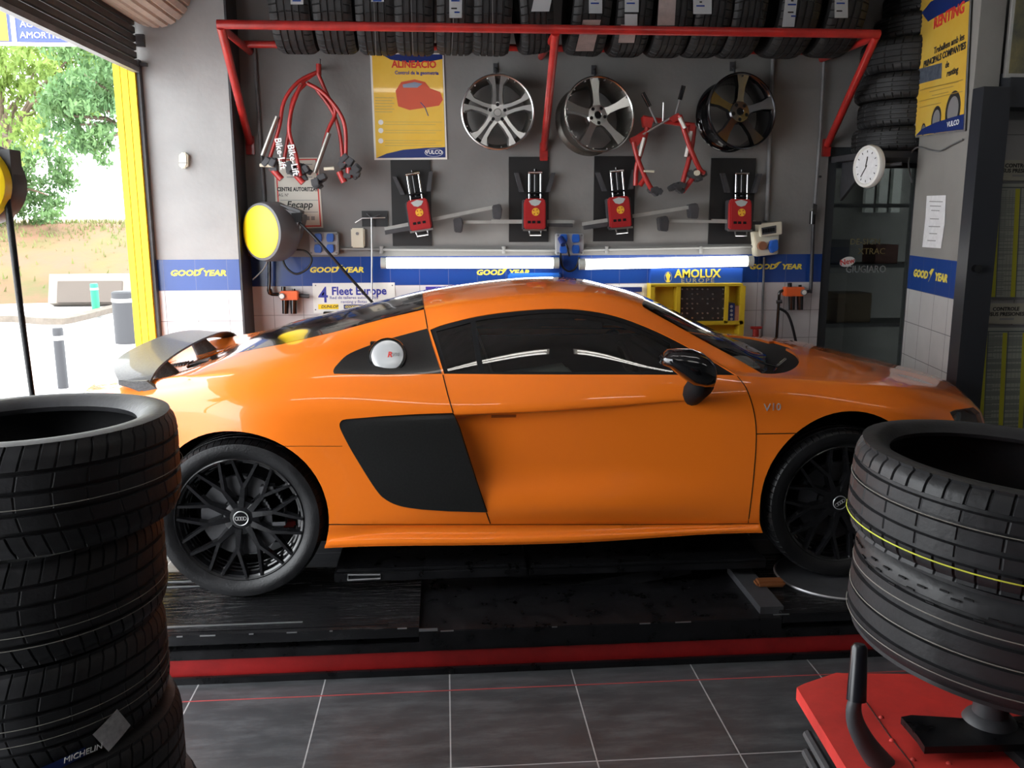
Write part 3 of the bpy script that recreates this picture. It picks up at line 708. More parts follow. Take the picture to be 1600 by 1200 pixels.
# ---- rear wing
b = bmesh.new(); n = 40; prev = None
M['wing'] = mat('wing_carbon', (.06, .062, .065), .42, coat=.2, noise=.4, nscale=120)
for k in range(n+1):
    w = -.79+1.58*k/n; u = abs(w)/.80
    xt = -1.51+.13*u**4; xl = -1.28+.02*u**2.4; zt = 1.212-.030*u**2-.03*u**8; zl = 1.204-.030*u**2-.04*u**8
    prof = [(xt, zt), ((xt*2+xl)/3, zt-.006), ((xt+xl*2)/3, zt-.010), (xl, zl), (xl+.004, zl-.008), ((xt+xl*2)/3, zl-.036), ((xt*2+xl)/3, zt-.034), (xt, zt-.022)]
    rg_ = [b.verts.new((x, YC-w, z)) for x, z in prof]
    if prev:
        for j in range(8): b.faces.new((prev[j], prev[(j+1) % 8], rg_[(j+1) % 8], rg_[j]))
    else: b.faces.new(rg_)
    prev = rg_
b.faces.new(prev[::-1]); bmesh.ops.recalc_face_normals(b, faces=b.faces[:])
obj('rear_wing', b, M['wing'], car, smooth=35)
for sg in (-1, 1):
    b = bmesh.new(); tube(b, [(-1.37, YC+sg*.36, 1.178), (-1.35, YC+sg*.36, 1.14), (-1.30, YC+sg*.36, 1.06)], [.045, .05, .07], 12, flat=.3); obj('wing_strut', b, M['wing'], car, smooth=50)
    # end plate running down to the quarter panel
    b = bmesh.new(); Q = [(-1.38, 1.150), (-1.27, 1.150), (-1.235, 1.12), (-1.16, 1.085), (-1.24, 1.09), (-1.35, 1.13)]
    prism(b, Q, -.014, .014, T((0, YC+sg*.78, 0)) @ FACE); obj('wing_end_plate', b, M['wing'], car, bevel=.004)
# vent slats
b = bmesh.new()
for k in range(16):
    st0 = px2st(226+k*4.4, 569-k*1.05-2); P = Vector(world(skin(np.array([st0[0]]), np.array([st0[1]])))[0]); box(b, P+Vector((0, 0, -.001)), (.006, .10, .018), (0, radians(25), 0))
obj('vent_slats', b, M['grey_mid'], car); b = bmesh.new()
for k in range(3):
    P0 = Vector(world(skin(*[np.array([v]) for v in px2st(296+k*3, 570-k*4)]))[0]); P1 = Vector(world(skin(*[np.array([v]) for v in px2st(326, 562-k*4)]))[0]); tube(b, [P0, P1], .003, 6)
obj('vent_slats', b, M['grey_mid'], car)

# ---- wheels
def tyre_bm(R, Wd, rr, seg=60, grooves=((-.06,), ), lat=True, ng=None, slant=.25, sh=.80, bm=None, mtx=None, depth=.006, face_r=None):
    """tyre turned about Z, centred on z=0; sipes on the shoulders are modelled in"""
    bm = bm or bmesh.new(); h = Wd/2; T_ = R-rr
    prof = []
    def P(r, z, k=0): prof.append((r, z, k))
    P(rr, -h*.80); P(rr+.012, -h*.90); P(rr+T_*.35, -h*.985); P(rr+T_*.6, -h); P(R-T_*.18, -h*.97); P(R-.016, -h*.90, 1); P(R-.008, -h*.82, 1); P(R-.004, -h*.72, 1); P(R-.002, -h*.58, 1)
    gl = [-.52, -.18, .18, .52]
    for g in gl:
        z = g*h
        P(R-.001, z-.006, 2 if g > -.5 else 1); P(R-.010, z-.004, 0); P(R-.010, z+.004, 0); P(R-.001, z+.006, 2 if g < .5 else 1)
    P(R-.002, h*.58, 1); P(R-.004, h*.72, 1); P(R-.008, h*.82, 1); P(R-.016, h*.90, 1); P(R-T_*.18, h*.97); P(rr+T_*.6, h); P(rr+T_*.35, h*.985); P(rr+.012, h*.90); P(rr, h*.80)
    P(rr+.004, h*.70); P(R-.022, h*.62); P(R-.020, 0); P(R-.022, -h*.62); P(rr+.004, -h*.70)
    angs = []
    ng = ng or seg
    for k in range(ng):
        a0 = 2*pi*k/ng; d = 2*pi/ng; angs += [a0, a0+d*.07, a0+d*.11, a0+d*.18] if lat else [a0, a0+d/2]
    kinds = [p[2] for p in prof]; prof2 = [(p[0], p[1]) for p in prof]
    outer = 1 if lat else 0
    def disp(k, j): return -depth if (lat and kinds[j] == 1 and k % 4 in (1, 2)) else (-depth*.5 if (lat and kinds[j] == 2 and (k//4) % 2 == 0 and k % 4 in (1, 2)) else 0)
    def sl(j):
        z = prof2[j][1]/h; return slant*abs(z)**1.5*(.35 if z > 0 else .35) if kinds[j] else slant*.35*min(1, abs(z))**1.5
    lathe(bm, prof2, 0, mtx, closed=True, disp=disp, slant=sl, angs=angs)
    return bm
def alloy10(parent, R, Wd, mtx0):
    """ten forked Y arms"""
    b = bmesh.new()
    # barrel and lip
    lathe(b, [(R, .0), (R+.006, -.004), (R+.006, -.012), (R-.012, -.02), (R-.02, -.05), (R-.035, -.09), (R-.038, -Wd*.6), (R-.02, -Wd*.95), (R, -Wd)], 72, mtx0)
    for k in (0, 1, 2): lathe(b, [(R-.020-k*.006, -.045-k*.022), (R-.026-k*.006, -.047-k*.022), (R-.024-k*.006, -.055-k*.022)], 72, mtx0)
    obj('rim', b, M['wheel_black'], parent, smooth=40)
    b = bmesh.new()
    def bar(p0, p1, w0, w1, d0, d1, z0, z1, hh0=.028, hh1=.024):
        a0, r0 = p0; a1, r1 = p1
        A = Vector((r0*cos(a0), r0*sin(a0), 0)); B = Vector((r1*cos(a1), r1*sin(a1), 0)); d = (B-A).normalized(); n_ = Vector((-d.y, d.x, 0)); vs = []
        for Pp, w, z, hh in ((A, w0, z0, hh0), (B, w1, z1, hh1)):
            vs.append([b.verts.new(mtx0 @ v) for v in (Pp+n_*w*.32+Vector((0, 0, z)), Pp-n_*w*.32+Vector((0, 0, z)), Pp-n_*w*.62+Vector((0, 0, z-hh)), Pp+n_*w*.62+Vector((0, 0, z-hh)))])
        for j in range(4): b.faces.new((vs[0][j], vs[0][(j+1) % 4], vs[1][(j+1) % 4], vs[1][j]))
        b.faces.new(vs[0][::-1]); b.faces.new(vs[1])
    for i in range(5):
        for sg in (-1, 1):
            a = 2*pi*i/5+radians(-8)+sg*radians(18.5)
            bar((a+sg*.10, .05), (a, R*.54), .040, .024, 0, 0, -.030, -.020, .034, .03)
            for s2 in (-1, 1): bar((a, R*.52), (a+s2*radians(11.5), R*.985), .022, .017, 0, 0, -.020, -.008, .03, .02)
    lathe(b, [(0, -.034), (.045, -.034), (.075, -.038), (.085, -.06), (.085, -.1)], 30, mtx0)
    bmesh.ops.recalc_face_normals(b, faces=b.faces[:])
    obj('spokes', b, M['wheel_black'], parent, smooth=30)
    for i in range(5):
        a = 2*pi*i/5+radians(-8+36); b = bmesh.new(); cyl(b, mtx0 @ Vector((.057*cos(a), .057*sin(a), -.05)), mtx0 @ Vector((.057*cos(a), .057*sin(a), -.030)), .010, 6)
        obj('wheel_bolt', b, M['gloss_black'], parent)
    b = bmesh.new(); lathe(b, [(0, -.026), (.027, -.027), (.031, -.034)], 32, mtx0); obj('centre_cap', b, M['gloss_black'], parent, smooth=40)
    b = bmesh.new(); lathe(b, [(.029, -.0265), (.031, -.0255), (.033, -.0275)], 40, mtx0)
    for k in range(4): lathe(b, [(.0075+.0013*cos(q), -.0258+.0013*sin(q)) for q in [2*pi*j/6 for j in range(6)]], 18, mtx0 @ Matrix.Translation((-.0165+.011*k, 0, 0)), closed=True)
    obj('cap_emblem', b, M['silver_ink'], parent, smooth=40)
def car_wheel(cx, cz, sg, R, Wd, rr, rot, steer=0.):
    w = bpy.data.objects.new('wheel', None); COL.objects.link(w); w.parent = car; w.location = (cx, YC+sg*.948, cz); w['label'] = ''
    del w['label']
    # local: Z axis = outward
    Q = (Matrix.Rotation(radians(90), 4, 'X') if sg < 0 else Matrix.Rotation(radians(-90), 4, 'X')) @ Matrix.Rotation(rot, 4, 'Z')
    b = tyre_bm(R, Wd, rr, ng=70, mtx=Q @ Matrix.Translation((0, 0, -Wd/2+.004)), slant=.1, depth=.004); obj('tyre', b, M['rubber'], w, smooth=35)
    alloy10(w, rr+.004, Wd*.86, Q @ Matrix.Translation((0, 0, -.012)))
    b = bmesh.new(); lathe(b, [(.09, -.085), (.178, -.085), (.178, -.115), (.09, -.115)], 48, Q, closed=True); obj('brake_disc', b, M['grey_dark'], w, smooth=30)
    b = bmesh.new(); ca = 0.35
    for k in range(9):
        a = -rot+ca+(-.42+.84*k/8); p = Q @ Vector((.158*cos(a), .158*sin(a), -.07)); box(b, p, (.055, .05, .055))
    bmesh.ops.recalc_face_normals(b, faces=b.faces[:]); obj('brake_caliper', b, M['grey_dark'], w)
    return w
for sg in (-1, 1):
    car_wheel(-.885, .566, sg, .354, .305, .264, 0)
    wf_ = car_wheel(1.762, .563, sg, .346, .245, .264, radians(33))
b = bmesh.new(); cyl(b, (-.885, YC-.8, .565), (-.885, YC+.8, .565), .05); obj('axle', b, M['matte_black'], car); b = bmesh.new(); cyl(b, (1.762, YC-.8, .56), (1.762, YC+.8, .56), .05); obj('axle', b, M['matte_black'], car)
b = bmesh.new(); box(b, (-.72, YC-.80, .50), (.09, .02, .035)); obj('brake_line_cover', b, M['red'], car, bevel=.008)
# ================================================================ THE LIFT
M['runway'] = mat('runway_black_steel', (.007, .007, .008), .15, spec=.45, col2=(.014, .014, .015), nscale=9, bump=.5, bscale=22, rvar=.2, stretch=(.35, 2.2, 1))
M['lift_black'] = mat('lift_black', (.007, .007, .008), .35, spec=.3, noise=.4, nscale=12, rvar=.15)
M['scuff'] = mat('bare_steel_scuffs', (.35, .35, .36), .35, .8)
M['red_strip'] = mat('red_base_strip', (.26, .010, .010), .4, noise=.2, nscale=8)
lift = thing('scissor_lift', 'low black scissor car lift with red base strip under the orange coupe', 'lift', (.4, 3.5, 0))
def lobj(name, b, m, **k):
    for v in b.verts: v.co -= Vector((.4, 3.5, 0))
    return obj(name, b, m, lift, **k)
RX0, RX1 = -1.75, 2.9
for y0, y1, near in ((3.32, 3.98, 1), (5.16, 5.80, 0)):
    b = bmesh.new(); boxb(b, (RX0, y0, .165), (-.125, y1, .208)); boxb(b, (RX0, y0+.03, .208), (-.25, y0+.05, .211)); lobj('rear_runway', b, M['runway'], bevel=.003)
    b = bmesh.new(); boxb(b, (-.125, y0, .11), (1.38, y1, .190)); lobj('centre_tray', b, M['lift_black'], bevel=.003)
    b = bmesh.new(); boxb(b, (1.38, y0, .165), (RX1, y1, .206)); lobj('front_runway', b, M['runway'], bevel=.003)
    b = bmesh.new(); cyl(b, (1.76, (y0+y1)/2+.03, .206), (1.76, (y0+y1)/2+.03, .215), .26, 48); lobj('turn_plate', b, M['grey_dark'], smooth=40)
    b = bmesh.new(); lathe(b, [(.255, .215), (.262, .219), (.266, .213)], 48, T((1.76, (y0+y1)/2+.03, 0))); lobj('turn_plate_ring', b, M['scuff'], smooth=40)
    b = bmesh.new(); boxb(b, (RX0, y0+.06, .0), (RX1, y1-.02, .164)); lobj('runway_beam', b, M['lift_black'])
b = bmesh.new(); boxb(b, (RX0, 3.326, .098), (RX1, 3.40, .138)); lobj('front_ledge', b, M['lift_black'], bevel=.003)
b = bmesh.new(); prism(b, [(3.37, .097), (3.37, .0), (3.340, .0), (3.336, .097)], RX0, RX1, Matrix(((0, 0, 1, 0), (1, 0, 0, 0), (0, 1, 0, 0), (0, 0, 0, 1)))); lobj('red_base_strip', b, M['red_strip'])
b = bmesh.new(); boxb(b, (RX0, 3.312, 0), (RX1, 3.330, .028)); lobj('base_trim', b, M['lift_black'], bevel=.002)
# scuffed edges
b = bmesh.new(); random.seed(3)
x = -1.3
while x < 2.6:
    L = random.uniform(.008, .07); bare = random.random()
    if bare > .35 and not (-.1 < x < 1.3): box(b, (x, 3.319, .206), (L, .004, .004))
    elif bare > .7: box(b, (x, 3.319, .188), (L, .004, .004))
    x += L+random.uniform(.02, .16)
boxb(b, (-.125, 3.317, .202), (-.05, 3.321, .190))
o = lobj('edge_scuffs', b, M['scuff']); o['kind'] = 'stuff'
# raised jack beam between the wheels
b = bmesh.new(); boxb(b, (-.50, 3.66, .265), (.345, 3.98, .305)); boxb(b, (-.49, 3.67, .305), (.34, 3.97, .320)); lobj('jack_beam', b, M['lift_black'], bevel=.004)
b = bmesh.new(); boxb(b, (.352, 3.67, .262), (1.435, 3.97, .30)); boxb(b, (.36, 3.66, .30), (1.43, 3.975, .314)); lobj('jack_beam', b, M['lift_black'], bevel=.004)
b = bmesh.new(); tube(b, [(-.44, 3.658, .275), (-.44, 3.658, .300), (-.30, 3.658, .296), (-.30, 3.658, .278), (-.44, 3.658, .275)], .004, 6); lobj('jack_handle', b, M['grey_mid'])
for sg in (-1, 1):
    for k in (0, 1):
        b = bmesh.new(); x0, x1 = ((.0, 1.0), (1.0, .0))[k]; a = Vector((x0+.1, 3.72+.1*k+(0 if sg < 0 else .16), .10)); c = Vector((x1+.1, 3.72+.1*k+(0 if sg < 0 else .16), .255)); d = c-a
        box(b, (a+c)/2, (d.length, .02, .05), (0, -atan2(d.z, d.x), 0)); lobj('scissor_arm', b, M['lift_black'])
b = bmesh.new(); box(b, (1.42, 3.58, .232), (.13, .06, .03)); lobj('wedge_block', b, mat('orange_block', (.16, .05, .012), .6), bevel=.01)
b = bmesh.new(); boxb(b, (1.30, 3.36, .185), (1.40, 3.80, .222)); lobj('guide_plate', b, M['grey_dark'])
# slip plate lines on the rear runway
b = bmesh.new()
for y in (3.40, 3.80, 3.86): boxb(b, (RX0, y, .2075), (-.6 if y < 3.45 else -.9, y+.008, .2105))
lobj('slip_plate_edge', b, M['scuff'])

# ================================================================ FOREGROUND TYRES
def big_tyre(name, label, R, Wd, rr, loc, rot=(0, 0, 0), ng=64, slant=.28, m='rubber_dusty', sipes=True, group=None, cat='tyre'):
    b = tyre_bm(R, Wd, rr, ng=ng, slant=slant, depth=.005, lat=sipes)
    o = obj(name, b, M[m], None, smooth=32, loc=loc, rot=rot); return tag(o, label, cat, group)
LT = [(-1.045, 2.25, .345, 'topmost tyre of the tall black stack at lower left'), (-1.09, 2.25, .335, 'second tyre from the top of the lower left stack'), (-1.105, 2.25, .335, 'third from the top of the lower left stack, with white label'),
      (-1.08, 2.24, .338, 'fourth tyre from the top of the lower left stack'), (-1.055, 2.25, .345, 'bottom tyre of the lower left stack, on the tiled floor')]
z = 1.345; WT = z/5
ltyres = []
for k, (x, y, R, lb) in enumerate(LT):
    z -= WT
    ltyres.append(big_tyre('tyre', 'black ribbed car tyre, '+lb, R, WT-.004, .245, (x, y, z+WT/2+.001), (radians(-.6*(k == 0)), 0, k*.37), ng=58+k, group='tyres stacked at the lower left'))
def tread_rings(par, R, zs, m, w=.0012, name='tread_stripe'):
    b = bmesh.new()
    for z_ in zs: lathe(b, [(R+.0002, z_-w), (R+.0012, z_), (R+.0002, z_+w)], 120)
    return obj(name, b, m, par, smooth=60)
M['stripe_grey'] = mat('tread_stripe_grey', (.16, .15, .13), .6); M['stripe_yellow'] = mat('tread_stripe_yellow', (.52, .55, .05), .6)
tread_rings(ltyres[0], .349, [-.01], M['stripe_grey']); tread_rings(ltyres[1], .334, [-.075, -.045], M['stripe_grey'])
tread_rings(ltyres[2], .334, [-.045, -.005], M['stripe_grey'])
def curved_label(par, R, a0, z0, w, h, tilt, m, name='paper_label'):
    """label wrapped on the tread; par's own frame"""
    b = bmesh.new(); n = 8; rows = []
    for j in range(n+1):
        row = []
        for k in range(n+1):
            u, v = (k/n-.5)*w, (j/n-.5)*h; uu = u*cos(tilt)-v*sin(tilt); vv = u*sin(tilt)+v*cos(tilt)
            a = a0+uu/R; row.append(b.verts.new(((R+.003)*cos(a), (R+.003)*sin(a), z0+vv)))
        rows.append(row)
    for r0, r1 in zip(rows, rows[1:]):
        for k in range(n): b.faces.new((r0[k], r0[k+1], r1[k+1], r1[k]))
    bmesh.ops.solidify(b, geom=b.faces[:], thickness=-.0008)
    o = obj(name, b, m, par, smooth=60); return o
M['label_paper'] = mat('printed_label', (.80, .79, .80), .6, col2=(.55, .54, .56), nscale=75)
rz = 3*.37
lbl = curved_label(ltyres[2], .335, radians(-37)-2*.37, -.085, .075, .072, radians(28), M['label_paper'])
b_ = text(ltyres[2], 'MICHELIN', M['white_ink'], tuple(Vector((.3395*cos(radians(-50)-.74), .3395*sin(radians(-50)-.74), -.108))), .020, rot=(radians(90), 0, radians(40)-.74), shear=.2)
lbl2 = curved_label(ltyres[2], .335, radians(-57)-2*.37, -.113, .10, .022, radians(9), M['blue_dark'], name='brand_label')
# right stack
rt1 = big_tyre('tyre', 'black low-profile tyre with yellow tread line, on top of the right stack', .335, .205, .262, (1.228, 1.745, 1.224), (radians(2.0), radians(3.2), .2), ng=52, slant=.05)
tread_rings(rt1, .334, [-.068], M['stripe_yellow'], .0016); tread_rings(rt1, .334, [.018], M['stripe_grey'], .0012)
rt2 = big_tyre('tyre', 'wide grey semi-slick tyre with scrubbed tread, under the yellow-lined tyre', .335, .235, .25, (1.245, 1.745, 1.003), (radians(2.0), radians(3.0), .1), sipes=False, ng=90)
tread_rings(rt2, .334, [-.08, -.02, .035], M['stripe_grey'], .0014)
b = bmesh.new(); random.seed(9)
for k in range(90):
    a = 2*pi*k/90; zz = random.choice((.085, .095, .07, .06)); box(b, (.3352*cos(a), .3352*sin(a), zz), (.003, .018, .0035), (0, random.uniform(-.5, .5)*0, a), )
so = obj('tread_sipes', b, M['matte_black'], rt2); so['kind'] = 'stuff'
# ================================================================ TYRE CHANGER (bottom right)
ch = thing('tyre_changer', 'red and black tyre changing machine in the lower right corner', 'machine', (1.2, 1.5, 0))
def cobj(name, b, m, **k):
    for v in b.verts: v.co -= Vector((1.2, 1.5, 0))
    return obj(name, b, m, ch, **k)
M['changer_red'] = mat('changer_red', (.55, .035, .028), .5, noise=.22, nscale=5, bump=.12, bscale=30)
ZT = .78
top = [onZ(px, py, ZT) for px, py in ((1245, 1074), (1257, 1068), (1307, 1051), (1318, 1052), (1420, 1053), (1600, 1112), (1760, 1160))]
pe = onZ(1322, 1200, ZT); p0 = top[0]; dd = (pe-p0); pf = p0+dd*(.85/abs(dd.y))
ply = [(p.x, p.y) for p in top]+[(1.75, 1.45), (1.75, pf.y), (pf.x, pf.y)]
b = bmesh.new(); prism(b, ply, ZT-.03, ZT); cobj('table_top', b, M['changer_red'], bevel=.003)
b = bmesh.new(); prism(b, [(p[0]+.05, p[1]-.03) for p in ply[:6]]+[(1.72, 1.4), (1.72, .98), (pf.x+.08, .98)], 0, ZT-.03); cobj('cabinet', b, M['matte_black'])
for k in range(4):
    b = bmesh.new(); z_ = .70-.045*k; a = Vector((p0.x+.005, p0.y-.06, z_)); dn = dd.normalized(); tube(b, [a, a+dn*.5], .011, 8); cobj('side_bar', b, M['grey_dark'], smooth=40)
# black plate, post
b = bmesh.new(); pp = [onZ(px, py, .815) for px, py in ((1408, 1120), (1424, 1117), (1720, 1135))]+[Vector((1.45, 1.47, 0)), onZ(1445, 1167, .815), onZ(1434, 1150, .815)]
prism(b, [(p.x, p.y) for p in pp], .80, .815); cobj('clamp_plate', b, M['lift_black'], bevel=.003)
pc = onZ(1546, 1125, .815)
b = bmesh.new(); lathe(b, [(0, .812), (.052, .814), (.046, .824), (.034, .832), (.031, .90), (.036, .93), (.036, 1.0)], 40, T((pc.x, pc.y, 0))); cobj('centre_post', b, M['grey_dark'], smooth=40)
b = bmesh.new(); prism(b, [(p[0], p[1]) for p in ((1.10, 1.60), (1.30, 1.60), (1.30, 1.40), (1.10, 1.40))], ZT-.005, .80); cobj('plate_base', b, M['matte_black'])
# bolts and seam on the red top
b = bmesh.new()
for px, py in ((1377, 1121), (1394, 1157), (1427, 1187), (1483, 1193)):
    p = onZ(px, py, ZT); lathe(b, [(0, ZT+.004), (.004, ZT+.003), (.006, ZT)], 12, T((p.x, p.y, 0)))
cobj('rivets', b, M['changer_red'], smooth=50)['kind'] = 'stuff'
b = bmesh.new(); tube(b, [onZ(px, py, ZT+.0005) for px, py in ((1352, 1095), (1390, 1150), (1422, 1190), (1440, 1220))], .0012, 6); cobj('top_seam', b, M['gap'])
# lever
b = bmesh.new(); tube(b, [onY(px, py, 1.50) for px, py in ((1340, 1085), (1334, 1105), (1337, 1130), (1352, 1160), (1372, 1188), (1395, 1215))], [.0130, .017, .020, .023, .027, .030], 14, smooth_n=4, flat=.8)
cobj('lever_arm', b, M['grey_dark'], smooth=50)
b = bmesh.new(); c0, c1 = onY(1343, 1006, 1.52), onY(1338, 1094, 1.50); tube(b, [c0, c0+(c1-c0)*.06, c1], [.010, .0150, .0185], 20); cobj('lever_grip', b, mat('rubber_grip', (.008, .008, .012), .3), smooth=50)
# ================================================================ OUTSIDE, LEFT
M['asphalt_out'] = mat('pale_concrete', (.58, .57, .57), .8, noise=.05, nscale=.8)
M['bank'] = mat('grass_bank', (.15, .075, .045), .95, col2=(.09, .085, .03), nscale=.9, bump=.6, bscale=8)
b = bmesh.new(); prism(b, [(XL-.25, -8), (XL-.25, 6.6), (-4.0, 22), (-9.5, 24), (-40, 24), (-40, -8)], -.2, -.004); struct('ground_outside', b, M['asphalt_out'])
b = bmesh.new(); rows = []
random.seed(5)
for i, (dy, zz) in enumerate(((0, -.02), (1.1, .35), (2.4, .95), (3.6, 1.35), (4.6, 1.62), (5.2, 1.70), (14, 1.75), (45, 1.7))):
    rows.append([b.verts.new((-34+1.5*k, 19.8+.12*((-34+1.5*k)+9)+dy+random.uniform(-.2, .2)*(i < 6), zz+random.uniform(-.05, .05)*(0 < i < 6))) for k in range(34)])
for r0, r1 in zip(rows, rows[1:]):
    for k in range(33): b.faces.new((r0[k], r0[k+1], r1[k+1], r1[k]))
t_ = struct('ground_bank', b, M['bank'], smooth=60)
M['tuft'] = mat('grass_blades', (.10, .14, .03), .8, col2=(.16, .13, .06), nscale=2)
b = bmesh.new()
for k in range(5200):
    u = random.random(); x = random.uniform(-17, -5); dy = 5.2*u**.6; base = 19.8+.12*(x+9)+dy; zz = np.interp(dy, [0, 1.1, 2.4, 3.6, 4.6, 5.2], [0, .35, .95, 1.35, 1.62, 1.70])
    if random.random() > .06+.94*u**2: continue
    h = random.uniform(.06, .16); a = random.uniform(0, pi); dx, dd = .03*cos(a), .03*sin(a)
    v = [b.verts.new((x-dx, base-dd, zz-.02)), b.verts.new((x+dx, base+dd, zz-.02)), b.verts.new((x+random.uniform(-.05, .05), base, zz+h))]; b.faces.new(v)
tag(obj('grass', b, M['tuft']), 'sparse green and brown grass on the bank outside', 'grass', kind='stuff')
# island kerb and manhole slab
b = bmesh.new(); kp = [onZ(px, py, .1) for px, py in ((-60, 500), (20, 498), (60, 501), (95, 501), (130, 494), (165, 485), (196, 478))]
tube(b, kp, .08, 4, smooth_n=3); tag(obj('kerb', b, mat('kerb_stone', (.13, .11, .09), .9, noise=.2)), 'low curved stone kerb of the pavement outside', 'kerb')
b = bmesh.new(); p = onZ(150, 462, .2); box(b, (p.x, p.y, .3), (1.7, .5, .62), (radians(-18), 0, 0)); box(b, (p.x, p.y-.28, .3), (1.3, .1, .45), (radians(-18), 0, 0), mi=1)
tag(obj('concrete_block', b, [mat('pale_block', (.25, .22, .19), .9), mat('block_hatch', (.09, .075, .065), .9)]), 'pale concrete block with brown hatch at the foot of the bank', 'block')
def bollard(px, py0, py1, r, m, label, name='bollard', capm=None, z0=0.):
    p = onZ(px, py1, z0); q = onY(px, py0, p.y); h = q.z-z0
    o = thing(name, label, 'bollard', (p.x, p.y, z0))
    b = bmesh.new(); lathe(b, [(0, 0), (r, 0), (r, h*.80)], 20); obj('post', b, m, o, smooth=40)
    b = bmesh.new(); lathe(b, [(r, h*.80), (r*1.04, h*.81), (r*1.04, h*.86), (r, h*.87)], 20); obj('band', b, capm or M['white'], o, smooth=40)
    b = bmesh.new(); lathe(b, [(r, h*.87), (r*1.0, h*.98), (r*.9, h), (0, h)], 20); obj('cap', b, m, o, smooth=40)
M['bol'] = mat('bollard_grey', (.025, .026, .03), .6)
bollard(99, 512, 606, .055, M['bol'], 'slim dark grey bollard on the pavement outside, left of the yellow jamb')
bollard(203, 455, 535, .20, M['bol'], 'thick grey bollard partly hidden behind the yellow door jamb')
bollard(151, 443, 493, .07, mat('green_plastic', (.01, .25, .12), .5), 'bright green flexible bollard on the kerb outside', capm=mat('green_band', (.3, .7, .5), .5), z0=.02)
# guard rails at the top of the bank
for nm, py, lab in (('guard_rail', 361, 'grey guard rail running along the top of the bank'), ('road_barrier', 346, 'thin pale barrier rail beyond the guard rail')):
    b = bmesh.new(); Y_ = 26 if nm == 'guard_rail' else 32; a = onY(-80, py+1, Y_); c = onY(260, py, Y_); tube(b, [a, c], .035, 6)
    for k in range(6):
        q = a+(c-a)*(k/5); cyl(b, q, (q.x, q.y, 1.6), .04, 6)
    tag(obj(nm, b, mat(nm, (.10, .10, .11), .6)), lab, 'barrier')
# trees
M['leaf_y'] = mat('leaf_yellow_green', (.22, .30, .06), .6, col2=(.13, .22, .05), nscale=1.2)
M['leaf_g'] = mat('leaf_green', (.08, .17, .07), .6, col2=(.14, .24, .08), nscale=1.5)
for m_ in (M['leaf_y'], M['leaf_g']):
    t = m_.node_tree; bs = t.nodes['Principled BSDF']; tl = N(t, 'ShaderNodeBsdfTranslucent'); mx = N(t, 'ShaderNodeMixShader'); mx.inputs[0].default_value = .45
    t.links.new(bs.inputs['Base Color'].links[0].from_socket, tl.inputs[0]); t.links.new(bs.outputs[0], mx.inputs[1]); t.links.new(tl.outputs[0], mx.inputs[2]); t.links.new(mx.outputs[0], t.nodes['Material Output'].inputs[0])
M['bark'] = mat('bark', (.14, .10, .07), .9, noise=.3)
def tree(label, clumps, trunk, m, n, leaf=.11, seed=1):
    random.seed(seed); base = trunk[0]
    o = thing('tree', label, 'tree', base)
    b = bmesh.new(); V = Vector(base); tube(b, [Vector(p)-V for p in trunk], [.16, .12, .09, .06][:len(trunk)], 8, smooth_n=3)
    for c, r in clumps: tube(b, [Vector(trunk[-2])-V, (Vector(trunk[-2])+c)/2-V+Vector((0, 0, .2)), c-V], [.06, .04, .015], 6)
    obj('trunk', b, M['bark'], o, smooth=60)
    b = bmesh.new(); sub = []
    for c, r in clumps:
        for k in range(9): sub.append((c+Vector((random.uniform(-1, 1), random.uniform(-1, 1), random.uniform(-.9, .9)))*r*1.15, r*random.uniform(.25, .48)))
    clumps = sub; tot = sum(r**2 for c, r in clumps)
    for c, r in clumps:
        for k in range(int(n*r*r/tot)):
            d = Vector((random.gauss(0, 1), random.gauss(0, 1), random.gauss(0, 1))).normalized()*r*random.uniform(.1, 1.35)**.8; d.z *= .7
            p = c+d-V; a = Euler((random.uniform(0, 6), random.uniform(0, 6), random.uniform(0, 6))).to_matrix(); s_ = leaf*random.uniform(.6, 1.3)
            q = [a @ Vector(w_)*s_+p for w_ in ((-.5, 0, 0), (0, -.22, .03), (.6, 0, 0), (0, .22, .03))]; b.faces.new([b.verts.new(w_) for w_ in q])
    obj('foliage', b, m, o)['kind'] = 'stuff'
def cl(L, Y): return [(onY(px, py, Y+dy), r) for px, py, r, dy in L]
tree('yellow-green leafy tree outside, at the far left of the opening', cl([(10, 90, .9, 0), (60, 105, .9, .5), (20, 160, 1.0, 0), (70, 165, .7, 0), (15, 215, .8, -.5), (100, 125, .5, 0), (110, 90, .35, 0)], 17), [tuple(onY(-30, 360, 18)), tuple(onY(-20, 350, 17.5)), tuple(onY(0, 240, 17)), tuple(onY(10, 180, 17))], M['leaf_y'], 9500, .12, 2)
tree('green leafy tree outside, beside the yellow door jamb', cl([(130, 115, .55, 0), (160, 135, .6, 0), (140, 165, .65, 0), (175, 110, .4, 0), (125, 195, .5, 0), (165, 195, .6, .3), (180, 160, .5, .5), (150, 222, .35, 0), (100, 180, .4, 0)], 15), [tuple(onZ(262, 500, 0)), tuple(onY(255, 330, 15.6)), tuple(onY(235, 230, 15.3)), tuple(onY(190, 180, 15))], M['leaf_g'], 9500, .10, 3)
tree('low dark green bush tree beyond the guard rail at left', cl([(15, 265, .9, 0), (50, 290, .8, 0), (20, 310, .9, 0), (75, 305, .5, 0), (-20, 290, 1., 0), (60, 255, .4, 0)], 24), [tuple(onY(10, 352, 25)), tuple(onY(15, 330, 24.5)), tuple(onY(20, 310, 24)), tuple(onY(25, 300, 24))], M['leaf_g'], 8000, .14, 4)
